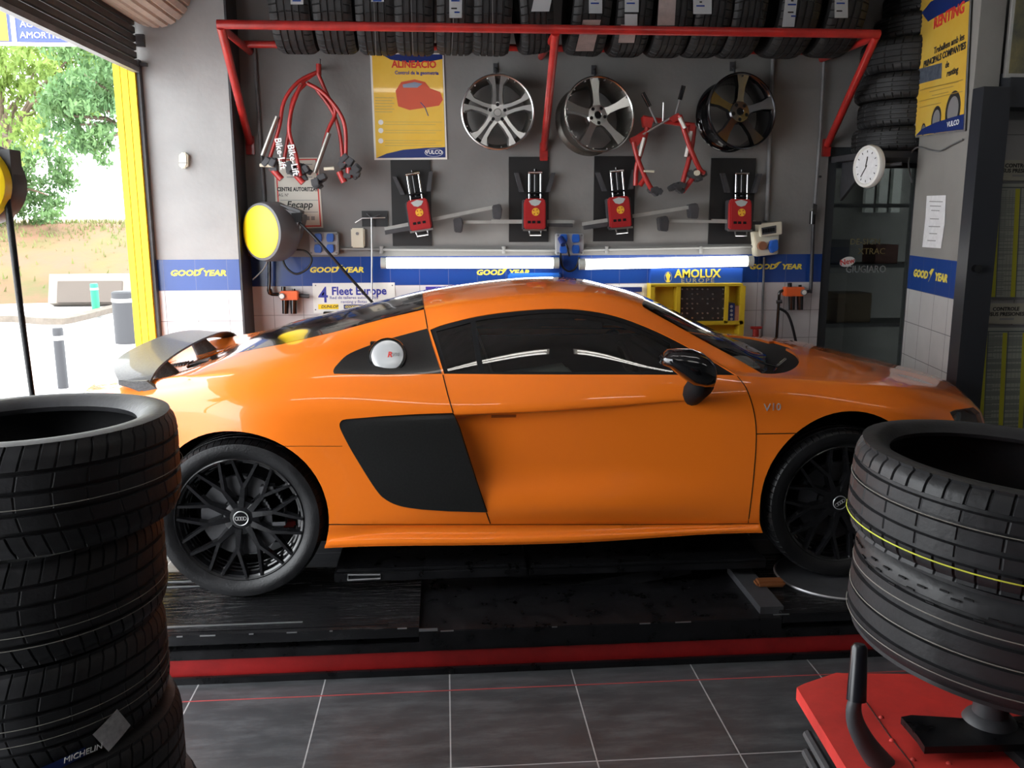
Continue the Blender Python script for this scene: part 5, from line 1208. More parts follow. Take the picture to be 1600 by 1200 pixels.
# ---- wheel alignment heads
M['head_red'] = mat('aligner_red', (.36, .018, .02), .35, coat=.3); M['board_black'] = mat('black_board', (.008, .008, .009), .45)
M['arm_grey'] = mat('aligner_arm', (.33, .33, .31), .5, noise=.15)
M['emblem_gold'] = mat('emblem_gold', (.75, .42, .03), .45)
for (bx0, by0, bx1, by1, hx, hy, ang, aL, aR, lab) in (
    (610, 250, 675, 384, 655, 337, -9, (601, 358), (780, 322), 'red wheel-alignment sensor on a black board, below the alignment poster'),
    (795, 245, 857, 378, 836, 336, 0, (768, 346), (897, 347), 'red wheel-alignment sensor on a black board, below the twin-spoke rim'),
    (929, 244, 990, 377, 969, 333, -5, (910, 350), (1082, 323), 'red wheel-alignment sensor wrapped in plastic, between the two wheel rims'),
    (1112, 247, 1175, 381, 1158, 337, 1, (1112, 345), (1180, 347), 'red wheel-alignment sensor on a black board, rightmost, beside the switch box')):
    w = WT('alignment_sensor', lab, 'sensor', (bx0+bx1)/2, (by0+by1)/2, group='wheel alignment sensors on the back wall')
    w.box('backing_board', (bx0, by0, bx1, by1), .001, .015, M['board_black'])
    # clamp rods
    dx = -sin(radians(ang)); ra = radians(ang)
    def rp(u, v): return (hx+u*cos(ra)+v*sin(-ra)*-1*-1, hy+v*cos(ra)+u*sin(ra))
    top_y = -66
    b = bmesh.new()
    for u in (-9, 9): w.tube(None, [rp(u, top_y)+(.07,), rp(u, -36)+(.07,)], .0075, None, 10, bm=b); w.tube(None, [rp(u, -33)+(.07,), rp(u, -22)+(.07,)], .0075, None, 10, bm=b)
    w.tube(None, [rp(-11, top_y)+(.07,), rp(11, top_y)+(.07,)], .010, None, 10, bm=b); obj('clamp_rods', b, M['chrome'], w.o, smooth=40)
    for u, k in ((-22, -1), (22, 1)): b = bmesh.new(); p0 = rp(u+k*4, top_y+0); p1 = rp(u-k*5, -36); w.poly(None, [p0, (p0[0]+6*k, p0[1]), (p1[0]+7*k, p1[1]), p1], .015, .06, None, bm=b); obj('clamp_fork', b, M['grey_dark'], w.o)
    b = bmesh.new(); w.tube(None, [rp(0, -72)+(.06,), rp(0, -20)+(.06,)], .010, None, 10, bm=b)
    for v in (-34, -28): w.tube(None, [rp(-12, v)+(.065,), rp(12, v)+(.065,)], .012, None, 8, bm=b)
    obj('clamp_spindle', b, M['gloss_black'], w.o, smooth=40)
    # arms
    b = bmesh.new(); w.tube(None, [aL+(.10,), (hx, hy+10, .10), aR+(.10,)] if ang == 0 else [aL+(.10,), aR+(.10,)], .017, None, 4, bm=b); obj('sensor_arm', b, M['arm_grey'], w.o)
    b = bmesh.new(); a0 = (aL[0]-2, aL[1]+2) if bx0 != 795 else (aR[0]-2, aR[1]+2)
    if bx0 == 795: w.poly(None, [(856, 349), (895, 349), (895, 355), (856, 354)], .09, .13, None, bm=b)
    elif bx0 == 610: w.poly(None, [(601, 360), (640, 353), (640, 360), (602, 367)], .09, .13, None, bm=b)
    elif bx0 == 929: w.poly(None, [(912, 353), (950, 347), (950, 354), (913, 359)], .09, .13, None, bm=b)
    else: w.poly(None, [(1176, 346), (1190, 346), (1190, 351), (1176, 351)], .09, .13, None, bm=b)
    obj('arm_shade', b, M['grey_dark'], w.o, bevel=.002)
    ends = {610: ((776, 331), 13), 795: ((715, 352), 14), 929: ((1084, 330), 14), 1112: ((1037, 350), 14)}[bx0]
    if bx0 in (795, 1112):
        b = bmesh.new(); w.tube(None, [(ends[0][0], 347 if bx0 == 795 else 345, .10), (hx, 347, .10)], .014, None, 4, bm=b); obj('sensor_arm', b, M['arm_grey'], w.o)
    w.poly('arm_end_cap', [(ends[0][0]-7, ends[0][1]-10), (ends[0][0]+6, ends[0][1]-13), (ends[0][0]+9, ends[0][1]-4), (ends[0][0]+7, ends[0][1]+12), (ends[0][0]-5, ends[0][1]+11)], .05, .14, M['grey_dark'], bevel=.006)
    if bx0 == 1112: pass
    # head
    c = lambda u, v: rp(u, v)
    w.poly('sensor_back', [c(-19, -24), c(19, -24), c(19, 24), c(-19, 24)], .06, .15, M['grey_dark'], bevel=.006)
    w.poly('sensor_body', [c(-15, -26), c(15, -26), c(17, -18), c(17, 22), c(-17, 22), c(-17, -18)], .13, .185, M['head_red'], bevel=.008)
    w.poly('bubble_level', [c(-10, -22), c(0, -25), c(10, -22), c(6, -16), c(0, -14), c(-6, -16)], .185, .188, mat('level_glass', (.42, .46, .45), .15) if bx0 == 610 else bpy.data.materials['level_glass'])
    q = c(1, -5); w.disc('sun_emblem', q, .026, .185, .1875, M['emblem_gold'], 24)
    b = bmesh.new()
    for k in range(4):
        aa = k*pi/2+.4; w.poly(None, [(q[0]+2*cos(aa), q[1]+2*sin(aa)), (q[0]+5*cos(aa), q[1]+5*sin(aa)), (q[0]+5*cos(aa+.5), q[1]+5*sin(aa+.5))], .1875, .189, None, bm=b)
    obj('emblem_pattern', b, M['head_red'], w.o)
    b = bmesh.new()
    for u in (-9, -2, 6): w.poly(None, [c(u-2.5, 9), c(u+2.5, 9), c(u+2.5, 13), c(u-2.5, 13)], .185, .188, None, bm=b)
    obj('sensor_buttons', b, M['matte_black'], w.o)
    w.poly('bottom_bar', [c(-18, 22), c(18, 22), c(18, 25), c(-18, 25)], .13, .17, M['silver'])
    b = bmesh.new(); w.tube(None, [c(-9, 25)+(.12,), c(-8, 31)+(.12,), c(9, 31)+(.12,), c(9, 25)+(.12,)], .006, None, 8, bm=b); obj('lower_bracket', b, M['silver'], w.o, smooth=40)
# ---- red bicycle carriers
def mtube(w, name, pts, r, m, n=4, seg=10): return w.tube(name, pts, r, m, seg, n)
bc = WT('bicycle_carrier', 'red tubular bicycle carrier with silver sleeves, hung at left of the wall', 'bicycle carrier', 490, 200)
frames = [[(497, 112, .20), (466, 128, .22), (444, 158, .22), (436, 200, .22), (418, 258, .20)], [(478, 130, .16), (458, 155, .17), (452, 200, .16), (442, 262, .15)], [(470, 132, .27), (456, 170, .28), (452, 205, .28), (462, 240, .28), (470, 275, .27)],
          [(497, 115, .22), (512, 150, .22), (524, 175, .20), (512, 205, .20), (500, 250, .2)], [(480, 130, .25), (505, 145, .26), (530, 175, .26), (540, 205, .26), (540, 255, .25)], [(495, 140, .18), (520, 175, .18), (532, 215, .18), (536, 262, .18)], [(470, 130, .2), (490, 116, .2), (500, 112, .2)]]
for f in frames: mtube(bc, 'frame_tube', f, .0125, M['red'])
mtube(bc, 'hanging_tube', [(498, 100, .20), (498, 118, .20)], .017, M['red']); bc.tube('wall_peg', [(500, 92, .22), (499, 106, .20)], .006, M['grey_dark'])
for a, c in (((433, 182, .24), (410, 243, .23)), ((514, 208, .23), (492, 270, .23))): bc.tube('silver_sleeve', [a, c], .0155, mat('sleeve_steel', (.36, .34, .31), .35, .85))
random.seed(4)
for k, (px, py) in enumerate(((420, 258), (458, 262), (474, 268), (537, 252), (550, 268), (498, 282))):
    b = bmesh.new()
    for j in range(7): q = (px+random.uniform(-8, 8), py+random.uniform(-7, 9)); bc.rbox(None, q, random.uniform(.03, .05), random.uniform(.03, .06), random.uniform(-60, 60), .16, random.uniform(.22, .28), None, bm=b)
    obj('wheel_clamp', b, M['grey_dark'], bc.o, bevel=.004)
bc.tube('clamp_knob', [(406, 258, .25), (428, 259, .25)], .011, M['cream']); bc.tube('clamp_knob', [(506, 264, .25), (522, 263, .25)], .011, M['cream'])
for a, c in (((462, 272, .22), (474, 286, .22)), ((530, 268, .22), (538, 285, .22)), ((545, 262, .22), (546, 278, .22)), ((424, 262, .22), (440, 280, .22))): bc.tube('carrier_foot', [a, c], .022, M['red'], 8)
for px, py, ln in ((436, 230, 1), (456, 240, 1)):
    t = bc.text('Bike-Lift', M['white_ink'], px+2, py+10, .30, .058, sx=1.0, rot=(radians(90), radians(82), 0), bold=.001)
bc2 = WT('bicycle_carrier', 'small red bicycle carrier with black rubber grips, between the two right-hand rims', 'bicycle carrier', 1045, 225)
bc2.tube('wall_peg', [(1037, 188, .0), (1037, 186, .21)], .009, M['grey_dark'])
bc.tube('wall_peg', [(499, 108, .0), (499, 106, .20)], .009, M['grey_dark'])
for f in ([(985, 222, .2), (1012, 204, .2)], [(1005, 184, .2), (1040, 190, .18), (1085, 196, .2)], [(990, 222, .22), (997, 250, .22), (1012, 285, .22), (1020, 298, .22)], [(1014, 186, .2), (1006, 222, .2), (995, 260, .18), (993, 290, .18)], [(1062, 180, .25), (1075, 222, .25), (1092, 262, .25), (1100, 270, .24)], [(1085, 198, .2), (1079, 240, .2), (1068, 280, .2), (1066, 298, .2)], [(1010, 275, .2), (1000, 290, .2)], [(1085, 275, .2), (1066, 300, .2)]): bc2.tube('frame_tube', list(f), .017, M['red'], 10, 3)
for q in ([(984, 216), (1002, 208), (1008, 212), (994, 232)], [(1004, 182), (1022, 184), (1018, 200), (1006, 198)], [(1046, 184), (1060, 176), (1066, 184), (1052, 192)], [(1078, 194), (1088, 196), (1084, 210), (1076, 204)]): bc2.poly('corner_plate', q, .17, .23, M['red'], bevel=.003)
bc2.tube('cross_rod', [(1001, 212, .21), (1048, 184, .21)], .008, M['silver']); bc2.tube('rubber_grip', [(1004, 145, .24), (1015, 166, .23)], .015, M['gloss_black']); bc2.tube('grip_rod', [(1014, 165, .23), (1026, 192, .22)], .008, M['grey_mid'])
bc2.tube('rubber_grip', [(1068, 134, .24), (1062, 156, .23)], .015, M['gloss_black']); bc2.tube('grip_rod', [(1062, 156, .23), (1056, 178, .22)], .008, M['grey_mid']); bc2.tube('centre_rod', [(1037, 160, .22), (1036, 190, .2)], .008, M['silver'])
for px, py in ((1024, 300), (1060, 293), (1098, 268), (1086, 275)):
    b = bmesh.new()
    for j in range(5): bc2.rbox(None, (px+random.uniform(-7, 7), py+random.uniform(-5, 5)), random.uniform(.03, .06), .035, random.uniform(-50, 50), .16, random.uniform(.22, .26), None, bm=b)
    obj('wheel_clamp', b, M['grey_dark'], bc2.o, bevel=.004)
for a, c in (((1080, 205, .225), (1072, 245, .225)), ((1062, 184, .28), (1070, 200, .27)), ((1006, 215, .225), (999, 244, .225))): bc2.tube('white_sticker', [a, c], .0125, M['white'], 6)
bc2.tube('clamp_knob', [(1006, 267, .25), (1022, 268, .25)], .008, M['cream']); bc2.disc('clamp_knob', (1090, 270), .018, .24, .28, M['cream'], 12)
# ---- hose reel on the left
hr = WT('hose_reel', 'grey cable reel with a big yellow front disc, on the wall beside the left pier', 'hose reel', 425, 362)
M['reel_grey'] = mat('reel_grey', (.10, .10, .105), .45); pc_ = onY(427, 362, YW-.27)-hr.L; YWZ = Matrix.Translation(pc_) @ Matrix.Rotation(radians(-38), 4, 'Z') @ Matrix.Rotation(radians(90), 4, 'X')
b = bmesh.new(); lathe(b, [(0, .10), (.14, .098), (.165, .09), (.168, .085)], 48, YWZ @ T((-.02, 0, 0))); obj('front_disc', b, M['yellow'], hr.o, smooth=35)
b = bmesh.new(); lathe(b, [(.166, .088), (.182, .082), (.190, .05), (.192, -.05), (.175, -.09), (0, -.10)], 48, YWZ @ T((-.02, 0, 0))); obj('drum_housing', b, M['reel_grey'], hr.o, smooth=40)
hr.poly('outlet_housing', [(432, 318), (455, 324), (473, 331), (472, 345), (465, 372), (455, 392), (432, 400)], .12, .33, M['reel_grey'], bevel=.02)
hr.poly('outlet_mouth', [(455, 333), (472, 332), (471, 347), (457, 348)], .325, .335, M['matte_black'])
hr.box('wall_bracket', (383, 330, 398, 400), .0, .12, M['grey_dark'], bevel=.005)
hr.tube('cable', [(466, 346, .30), (500, 380, .35), (540, 426, .32), (592, 484, .28)], .010, M['rubber'], 8, 6)
hr.tube('cable_loop', [(440, 396, .2), (446, 416, .2), (462, 428, .2), (480, 420, .2), (487, 405, .2), (478, 393, .2), (462, 390, .2)], .007, M['rubber'], 8, 6)
hr.tube('cable_tail', [(420, 402, .2), (412, 420, .2), (395, 437, .2)], .005, M['grey_mid'], 8, 5)
# ---- second reel, half cut off by the left edge, hangs inside near the camera
r2 = thing('hose_reel', 'yellow hose reel cut by the left photo edge with black hose hanging down', 'hose reel', tuple(onY(-47, 285, 3.2)))
b = bmesh.new(); lathe(b, [(0, .06), (.115, .058), (.135, .045), (.138, .0)], 48, Matrix.Rotation(radians(90), 4, 'X')); obj('front_disc', b, M['yellow'], r2, smooth=35)
b = bmesh.new(); lathe(b, [(.138, .0), (.143, -.01), (.143, -.10), (0, -.11)], 48, Matrix.Rotation(radians(90), 4, 'X')); box(b, (.105, .04, .06), (.07, .08, .10)); obj('drum_housing', b, M['grey_dark'], r2, smooth=40)
b = bmesh.new(); L = r2.location; tube(b, [onY(4, 262, 3.2)-L, onY(12, 320, 3.2)-L, onY(22, 400, 3.2)-L, onY(33, 490, 3.2)-L, onY(48, 600, 3.2)-L, onY(62, 700, 3.2)-L], [.010, .012, .012, .011, .010, .010], 10, smooth_n=5); obj('hanging_hose', b, M['rubber'], r2, smooth=50)
b = bmesh.new(); tube(b, [Vector((-.02, .05, .14)), Vector((-.02, .05, HC-L.z-.002))], .014, 10); obj('drop_pipe', b, M['grey_dark'], r2)
# ---- air regulators
for (px, py, fl_, lab) in ((453, 466, 1, 'orange air-line regulator with black bowls, left of the fleet sign'), (1244, 460, -1, 'orange air-line regulator with black bowls, beside the glazed door')):
    w = WT('air_regulator', lab, 'regulator', px, py)
    w.box('regulator_body', (px-16, py-11, px+13, py+3), .03, .10, M['orange_plastic'], bevel=.006)
    for k in (-7, 6):
        b = bmesh.new(); a, c = w.p(px+k, py+2, .065), w.p(px+k, py+24, .065); cyl(b, a, c, .024, 20, .021); obj('filter_bowl', b, M['gloss_black'], w.o, smooth=40)
    w.disc('pressure_gauge', (px-13*fl_, py-3), .021, .10, .118, M['grey_mid'], 20); w.disc('gauge_dial', (px-13*fl_, py-3), .016, .118, .121, M['white'], 20)
    w.tube('top_knob', [(px-10, py-18, .06), (px-10, py-10, .06)], .016, M['gloss_black']); w.tube('top_knob', [(px+6, py-15, .06), (px+6, py-10, .06)], .012, M['gloss_black'])
    w.tube('side_fitting', [(px+12*fl_, py-4, .05), (px+30*fl_ if fl_ > 0 else px-17, py-3, .05)], .014, M['grey_dark'])
w = WT('air_pipe', 'black air pipe running down from the hose reel to the left regulator', 'pipe', 422, 430); w.tube('pipe', [(421, 402, .08), (421, 440, .08), (421, 458, .08), (436, 460, .06)], .012, M['gloss_black'], 10, 3)
w.tube('elbow', [(421, 452, .08), (423, 459, .075)], .016, M['gloss_black'])
w = WT('air_pipe', 'grey air pipe with a black valve, running down the wall left of the door', 'pipe', 1275, 250)
w.tube('pipe', [(1288, 92, .04), (1282, 200, .04), (1275, 300, .04), (1271, 345, .04)], .011, M['grey_mid']); w.tube('lower_pipe', [(1271, 345, .04), (1267, 448, .04), (1265, 455, .045), (1256, 456, .05)], .012, M['grey_dark'], 10, 2)
w.tube('valve', [(1270, 330, .04), (1269, 350, .04)], .02, M['gloss_black']); w.poly('valve_lever', [(1272, 318), (1277, 320), (1276, 333), (1270, 336)], .05, .065, M['gloss_black']); w.tube('pipe_clip', [(1277, 276, .03), (1283, 276, .03)], .008, M['grey_dark'])
w = WT('air_hose', 'black air hose and pipe below the right-hand regulator', 'hose', 1225, 500)
w.tube('drop_pipe', [(1229, 454, .05), (1219, 456, .05), (1217, 470, .05), (1213, 535, .05), (1212, 560, .05)], .011, M['gloss_black'], 10, 3); w.tube('hose', [(1218, 482, .05), (1230, 490, .06), (1238, 510, .07), (1246, 545, .08)], .010, M['rubber'], 10, 4); w.tube('tap', [(1213, 472, .05), (1222, 471, .06)], .013, M['grey_dark'])
# ---- conduits
for pts, r, lab in (([(397, 66, .02), (400, 120, .02), (405, 200, .02), (411, 290, .02), (418, 400, .02)], .011, 'thin grey conduit down the wall behind the rack strut'),
                    ([(1208, 92, .02), (1204, 200, .02), (1198, 345, .02)], .015, 'thick grey conduit down to the switch box'), ([(1194, 402, .02), (1190, 530, .02)], .008, 'thin grey conduit below the switch box')):
    w = WT('conduit', lab, 'conduit', pts[0][0], pts[0][1]); w.tube('pipe', pts, r, M['grey_mid'], 10)
    w.tube('pipe_clip', [(pts[1][0]-4, pts[1][1], .01), (pts[1][0]+4, pts[1][1], .01)], .010, M['grey_mid'], 6)
w = WT('conduit', 'long horizontal grey conduit above the blue tile band', 'conduit', 860, 390); w.tube('pipe', [(530, 389, .02), (870, 391, .02), (1180, 385, .02)], .010, mat('conduit_grey', (.22, .22, .215), .6), 10)
for px in (596, 787, 948, 1095): w.tube('pipe_clip', [(px, 385, .02), (px, 396, .02)], .014, bpy.data.materials['conduit_grey'], 8)
# ---- sockets, switch box
for (x0, y0, x1, y1, lab) in ((483, 363, 529, 398, 'grey box with four blue sockets, behind the reel cable'), (869, 365, 912, 398, 'grey box with four blue sockets, between the tube lights')):
    w = WT('socket_box', lab, 'socket box', (x0+x1)/2, (y0+y1)/2); w.box('box_cover', (x0, y0, x1, y1), .0, .07, M['grey_box'], bevel=.006); cx_, cy_ = (x0+x1)/2, (y0+y1)/2
    for i in (-1, 1):
        for j in (-1, 1):
            px, py = cx_+i*9.5, cy_+j*8.5; o_ = w.poly('socket', [(px-5, py-7), (px+5, py-7), (px+6, py), (px+5, py+6), (px-5, py+6), (px-6, py)], .07, .10, M['socket_blue'], bevel=.004)
    b = bmesh.new()
    for i in (-1, 1):
        for j in (-1, 1): w.disc(None, (cx_+i*(x1-x0)*.43, cy_+j*(y1-y0)*.42), .007, .07, .073, None, 8, bm=b)
    obj('screws', b, M['grey_mid'], w.o)
w = WT('plug_cable', 'black cables hanging from the middle socket box between the tube lights', 'cable', 888, 400)
for pts in ([(880, 374, .10), (886, 385, .13), (890, 400, .10)], [(876, 395, .09), (878, 415, .06), (889, 424, .05), (900, 418, .05), (905, 402, .05)]): w.tube('cable', pts, .007, M['rubber'], 8, 4)
w.tube('plug', [(876, 372, .09), (881, 382, .13)], .022, M['blue_dark'], 12)
w = WT('switch_box', 'white switch box with open flap, brown and blue sockets, right of the tube light', 'switch box', 1200, 372)
w.poly('box_cover', [(1178, 362), (1218, 358), (1216, 397), (1182, 401)], .0, .09, M['cream'], bevel=.006); w.poly('breaker_panel', [(1188, 350), (1222, 346), (1222, 366), (1189, 370)], .02, .13, M['cream'], bevel=.004); w.poly('breaker_window', [(1190, 356), (1213, 352), (1213, 364), (1191, 367)], .13, .133, M['grey_dark'])
b = bmesh.new()
for k in range(5): w.box(None, (1192+k*4, 358-k*.6, 1194.5+k*4, 364-k*.6), .133, .14, None, bm=b)
obj('breaker_levers', b, M['matte_black'], w.o)
w.disc('brown_socket', (1192, 384), .030, .09, .12, mat('brown_socket', (.25, .10, .05), .5), 20); w.poly('blue_socket', [(1206, 376), (1216, 374), (1217, 390), (1207, 396), (1203, 386)], .09, .14, M['socket_blue'], bevel=.005)
w = WT('thermostat', 'cream wall box with a small round knob, right of the sockets', 'thermostat', 559, 372); w.box('cover', (548, 356.5, 570, 387), .0, .045, M['cream'], bevel=.008); w.disc('knob', (558, 365), .010, .045, .053, M['grey_mid'], 16)
w = WT('rod_holder', 'black wall plate holding a thin upright T-shaped steel rod', 'holder', 586, 342); w.box('plate', (565, 329.5, 606, 354), .0, .012, M['board_black'])
w.tube('rod', [(580.5, 340, .05), (581, 400, .05), (581, 478, .05)], .006, M['silver']); w.tube('cross_bar', [(555, 348, .04), (566, 341, .05), (602, 340, .05)], .004, M['silver']); w.tube('hook', [(573, 334, .03), (580, 340, .045), (594, 335, .03)], .004, M['grey_dark'])
w = WT('motion_sensor', 'small cream oval sensor on the left pier', 'sensor', 286, 250, Y=5.85)
w.poly('cover', [(279, 243), (281, 239), (286, 237), (291, 239), (293, 243), (293, 258), (291, 262), (286, 264), (281, 262), (279, 258)], 0, .045, M['cream'], bevel=.008)
w.box('lens_line', (279, 254, 293, 255), .045, .047, M['grey_mid'])
# ---- tube lights
for (x0, x1, y0, y1, lab) in ((595, 873, 411, 411, 'bright fluorescent tube light above the car roof, left one on the wall'), (905, 1176, 413, 408, 'bright fluorescent tube light above the windscreen, right one on the wall')):
    w = WT('tube_light', lab, 'lamp', (x0+x1)/2, (y0+y1)/2, group='tube lights on the wall')
    w.tube('light_base', [(x0, y0, .03), (x1, y1, .03)], .028, M['white'], 8)
    w.tube('diffuser', [(x0+8, y0, .085), (x1-8, y1, .085)], .036, M['tube'], 16)
    for x, y, k in ((x0, y0, 1), (x1, y1, -1)): w.tube('end_cap', [(x, y, .085), (x+9*k, y, .085)], .038, mat('frosted_cap', (.55, .58, .54), .3) if x == 595 else bpy.data.materials['frosted_cap'], 16)
# ---- workshop items behind the car
w = WT('blue_board', 'bright blue board edge showing above the car roof', 'board', 835, 450); w.box('panel', (794, 427, 876, 500), .01, .05, mat('bright_blue', (.03, .17, .62), .3), bevel=.012)
w = WT('purple_sign', 'purple-blue sign sliver between the roof and the wall tiles', 'sign', 690, 462); w.box('plate', (665, 448, 722, 480), .001, .008, mat('purple', (.05, .03, .30), .4))
w = WT('key_rack', 'dark strip of small hooks beside the yellow cabinet', 'rack', 985, 460); w.box('board', (958, 446, 1006, 476), .001, .012, M['white']); w.box('hook_strip', (961, 449, 1003, 456), .012, .03, M['blue_dark'])
w = WT('parts_cabinet', 'yellow AMOLUX EUROPE parts cabinet with blue header, behind the windscreen', 'cabinet', 1090, 480)
w.box('header', (1017, 420, 1160, 444), .0, .06, M['blue'], bevel=.003); w.text('AMOLUX', M['gold'], 1090, 428, .062, .080, sx=.98, bold=.0022); w.text('EUROPE', M['silver_ink'], 1090, 438.5, .062, .042, sx=1.3, bold=.0006, spacing=1.3)
w.poly('header_emblem', [(1041, 441), (1047, 441), (1046, 436), (1048, 430), (1044, 425), (1040, 430), (1042, 436)], .06, .062, M['gold'])
b = bmesh.new(); lathe(b, [(.028, 0), (.030, .0006), (.032, 0)], 28, T(tuple(w.p(1044, 433, .0605)), (radians(90), 0, 0), (.85, 1.2, 1))); obj('emblem_ring', b, M['silver_ink'], w.o)
yc_ = mat('cabinet_yellow', (.62, .44, .02), .45)
b = bmesh.new()
for q in ((1017, 444, 1161, 447), (1017, 447, 1021, 540), (1158, 447, 1161, 540), (1058, 447, 1061, 540), (1134, 447, 1137, 505), (1017, 503, 1161, 507)): w.box(None, q, .0, .12, None, bm=b)
w.box(None, (1021, 447, 1158, 540), .0, .02, None, bm=b); obj('carcass', b, yc_, w.o)
w.box('parts_board', (1061, 447, 1134, 503), .02, .10, mat('dark_board', (.02, .018, .018), .5), bevel=.002)
b = bmesh.new(); random.seed(8)
for i in range(9):
    for j in range(7):
        if random.random() < .62: w.disc(None, (1066+i*8, 452+j*7.5), .006, .10, .112, None, 8, bm=b)
obj('bulbs', b, M['silver'], w.o)['kind'] = 'stuff'
w.box('bulb_boxes', (1138, 474, 1147, 503), .02, .10, M['blue_dark']); w.box('bulb_boxes', (1149, 478, 1156, 502), .02, .10, mat('pinkbox', (.35, .16, .12), .5))
b = bmesh.new()
for k in range(4): w.disc(None, (1143, 479+k*6.5), .010, .10, .104, None, 12, bm=b)
obj('box_print', b, M['silver_ink'], w.o)
w = WT('red_tap', 'small red hand-wheel tap against the tiles, above the bonnet', 'tap', 1180, 520); w.tube('wall_stub', [(1181, 530, .0), (1181, 530, .1)], .014, M['red'], 10); w.tube('stem', [(1181, 514, .1), (1181, 545, .1)], .022, M['red'], 12); w.tube('hand_wheel', [(1173, 512, .1), (1190, 512, .1)], .010, M['red'], 10)
w = WT('black_box', 'small black box below the fleet sign', 'box', 512, 493); w.box('cover', (505, 488, 545, 500), .0, .06, M['matte_black'])
# ---- clock
ck = thing('wall_clock', 'round white wall clock hung at right beside the door', 'clock', tuple(onY(1355, 260, 5.45)), (0, 0, radians(-78)))
Q = Matrix.Rotation(radians(90), 4, 'X')
b = bmesh.new(); lathe(b, [(0, -.03), (.128, -.03), (.132, -.01), (.126, .008), (.112, .012), (.106, .004), (0, .003)], 48, Q); obj('clock_case', b, M['white'], ck, smooth=40)
b = bmesh.new(); lathe(b, [(0, .0045), (.104, .004)], 48, Q); obj('dial', b, M['paper'], ck)
b = bmesh.new(); box(b, (.0, -.008, .028), (.006, .002, .062), (0, radians(12), 0)); box(b, (-.02, -.008, -.028), (.005, .002, .085), (0, radians(38), 0)); obj('clock_hands', b, M['ink'], ck)
b = bmesh.new()
for k in range(12): a = k*pi/6; box(b, (.09*sin(a), -.006, .09*cos(a)), (.004, .002, .012), (0, a, 0))
obj('hour_marks', b, M['ink'], ck)
b = bmesh.new(); tube(b, [Vector((0, .03, 0)), Vector((.14, .14, .01)), ], .012, 8); obj('clock_bracket', b, M['grey_dark'], ck)
# ---- glazed door and what stands behind it
b = bmesh.new(); DX0, DX1 = dx0, dx1-.02
for q in ((DX0, 0, DX0+.07, dzt), (DX1-.09, 0, DX1, dzt), (DX0, dzt-.0, DX1, dzt+.14), (DX0, 0, DX1, .25)): boxb(b, (q[0], YW+.02, q[1]), (q[2], YW+.09, q[3]))
struct('door_2', b, mat('door_frame_grey', (.03, .034, .038), .45))
b = bmesh.new(); boxb(b, (DX0+.07, YW+.05, .25), (DX1-.09, YW+.056, dzt)); struct('window_1', b, glass_mat('door_glass', (.30, .31, .30), .01))
w = WT('door_sticker', 'white oval New sticker with maker lettering on the dark glass door', 'sticker', 1350, 415, Y=YW+.05)
b = bmesh.new(); lathe(b, [(0, 0), (.058, 0), (.058, .001), (0, .001)], 28, T(tuple(w.p(1324, 409, .002)), (radians(90), radians(-14), 0), (1, .6, 1))); obj('oval', b, M['white_ink'], w.o); w.text('New', M['red_ink'], 1324, 409, .005, .055, rot=(radians(90), radians(-10), 0), bold=.001)
w.text('GIUGIARO', M['silver_ink'], 1353, 421, .003, .072, sx=.88); 
w.text('DE-SIGN', mat('faded_gold', (.16, .13, .05), .6), 1352, 378, .003, .06, sx=1.); w.text('XTRAC', bpy.data.materials['faded_gold'], 1362, 393, .003, .062, sx=1.)
w = thing('office_shelf', 'dark shelving seen dimly through the glazed door', 'shelf', (3.6, 7.4, 0))
b = bmesh.new()
for zz in (.4, .9, 1.4, 1.9): boxb(b, (-.75, -.2, zz), (.75, .2, zz+.03))
for xx in (-.75, .72): boxb(b, (xx, -.2, 0), (xx+.03, .2, 2.0))
obj('shelf_frame', b, M['grey_dark'], w)
w = thing('office_window', 'three pale panes seen through the glazed door', 'window', (4.02, 7.95, 2.06))
for k in range(3):
    b = bmesh.new(); boxb(b, (-.17+k*.125, -.01, -.20), (-.09+k*.125, .045, .20)); obj('pane', b, mat('frosted_pane', (.75, .78, .76), .6) if k == 0 else bpy.data.materials['frosted_pane'], w)
ol = thing('added_office_light', 'tube light of the room behind the glazed door', 'lamp', (3.5, 7.2, 3.1)); b = bmesh.new(); cyl(b, (-.5, 0, 0), (.5, 0, 0), .02, 10); obj('lamp_tube', b, emis('added_office_tube', (1, .97, .9), 7.), ol); b = bmesh.new(); boxb(b, (-.5, -.03, .02), (.5, .03, HC-3.101)); obj('lamp_tray', b, M['white'], ol)  # unseen lamp, added to brighten what stands behind the door glass
random.seed(21)
for k, (x, zz, sx_, sz_, c_, lb_) in enumerate(((3.3, 1.43, .25, .2, (.05, .05, .06), 'dark box on the shelf behind the glazed door'), (3.75, 1.43, .2, .16, (.10, .03, .02), 'brown box on the shelf behind the glazed door'), (4.05, 1.43, .12, .22, (.45, .48, .5), 'shiny round can behind the door glass'), (3.5, .93, .3, .25, (.09, .06, .03), 'low brown carton behind the glazed door'))):
    b = bmesh.new()
    if k == 2: lathe(b, [(0, 0), (.06, 0), (.062, .02), (.06, .2), (.05, .22), (0, .22)], 20)
    else: boxb(b, (-sx_/2, -.12, 0), (sx_/2, .12, sz_)); box(b, (0, -.12, sz_*.5), (sx_*.5, .006, sz_*.3))
    tag(obj('can' if k == 2 else 'storage_box', b, mat('item%d' % k, c_, .4, .8 if k == 2 else 0), None, loc=(x, 7.4, zz+.001), bevel=.004), lb_, 'can' if k == 2 else 'box')
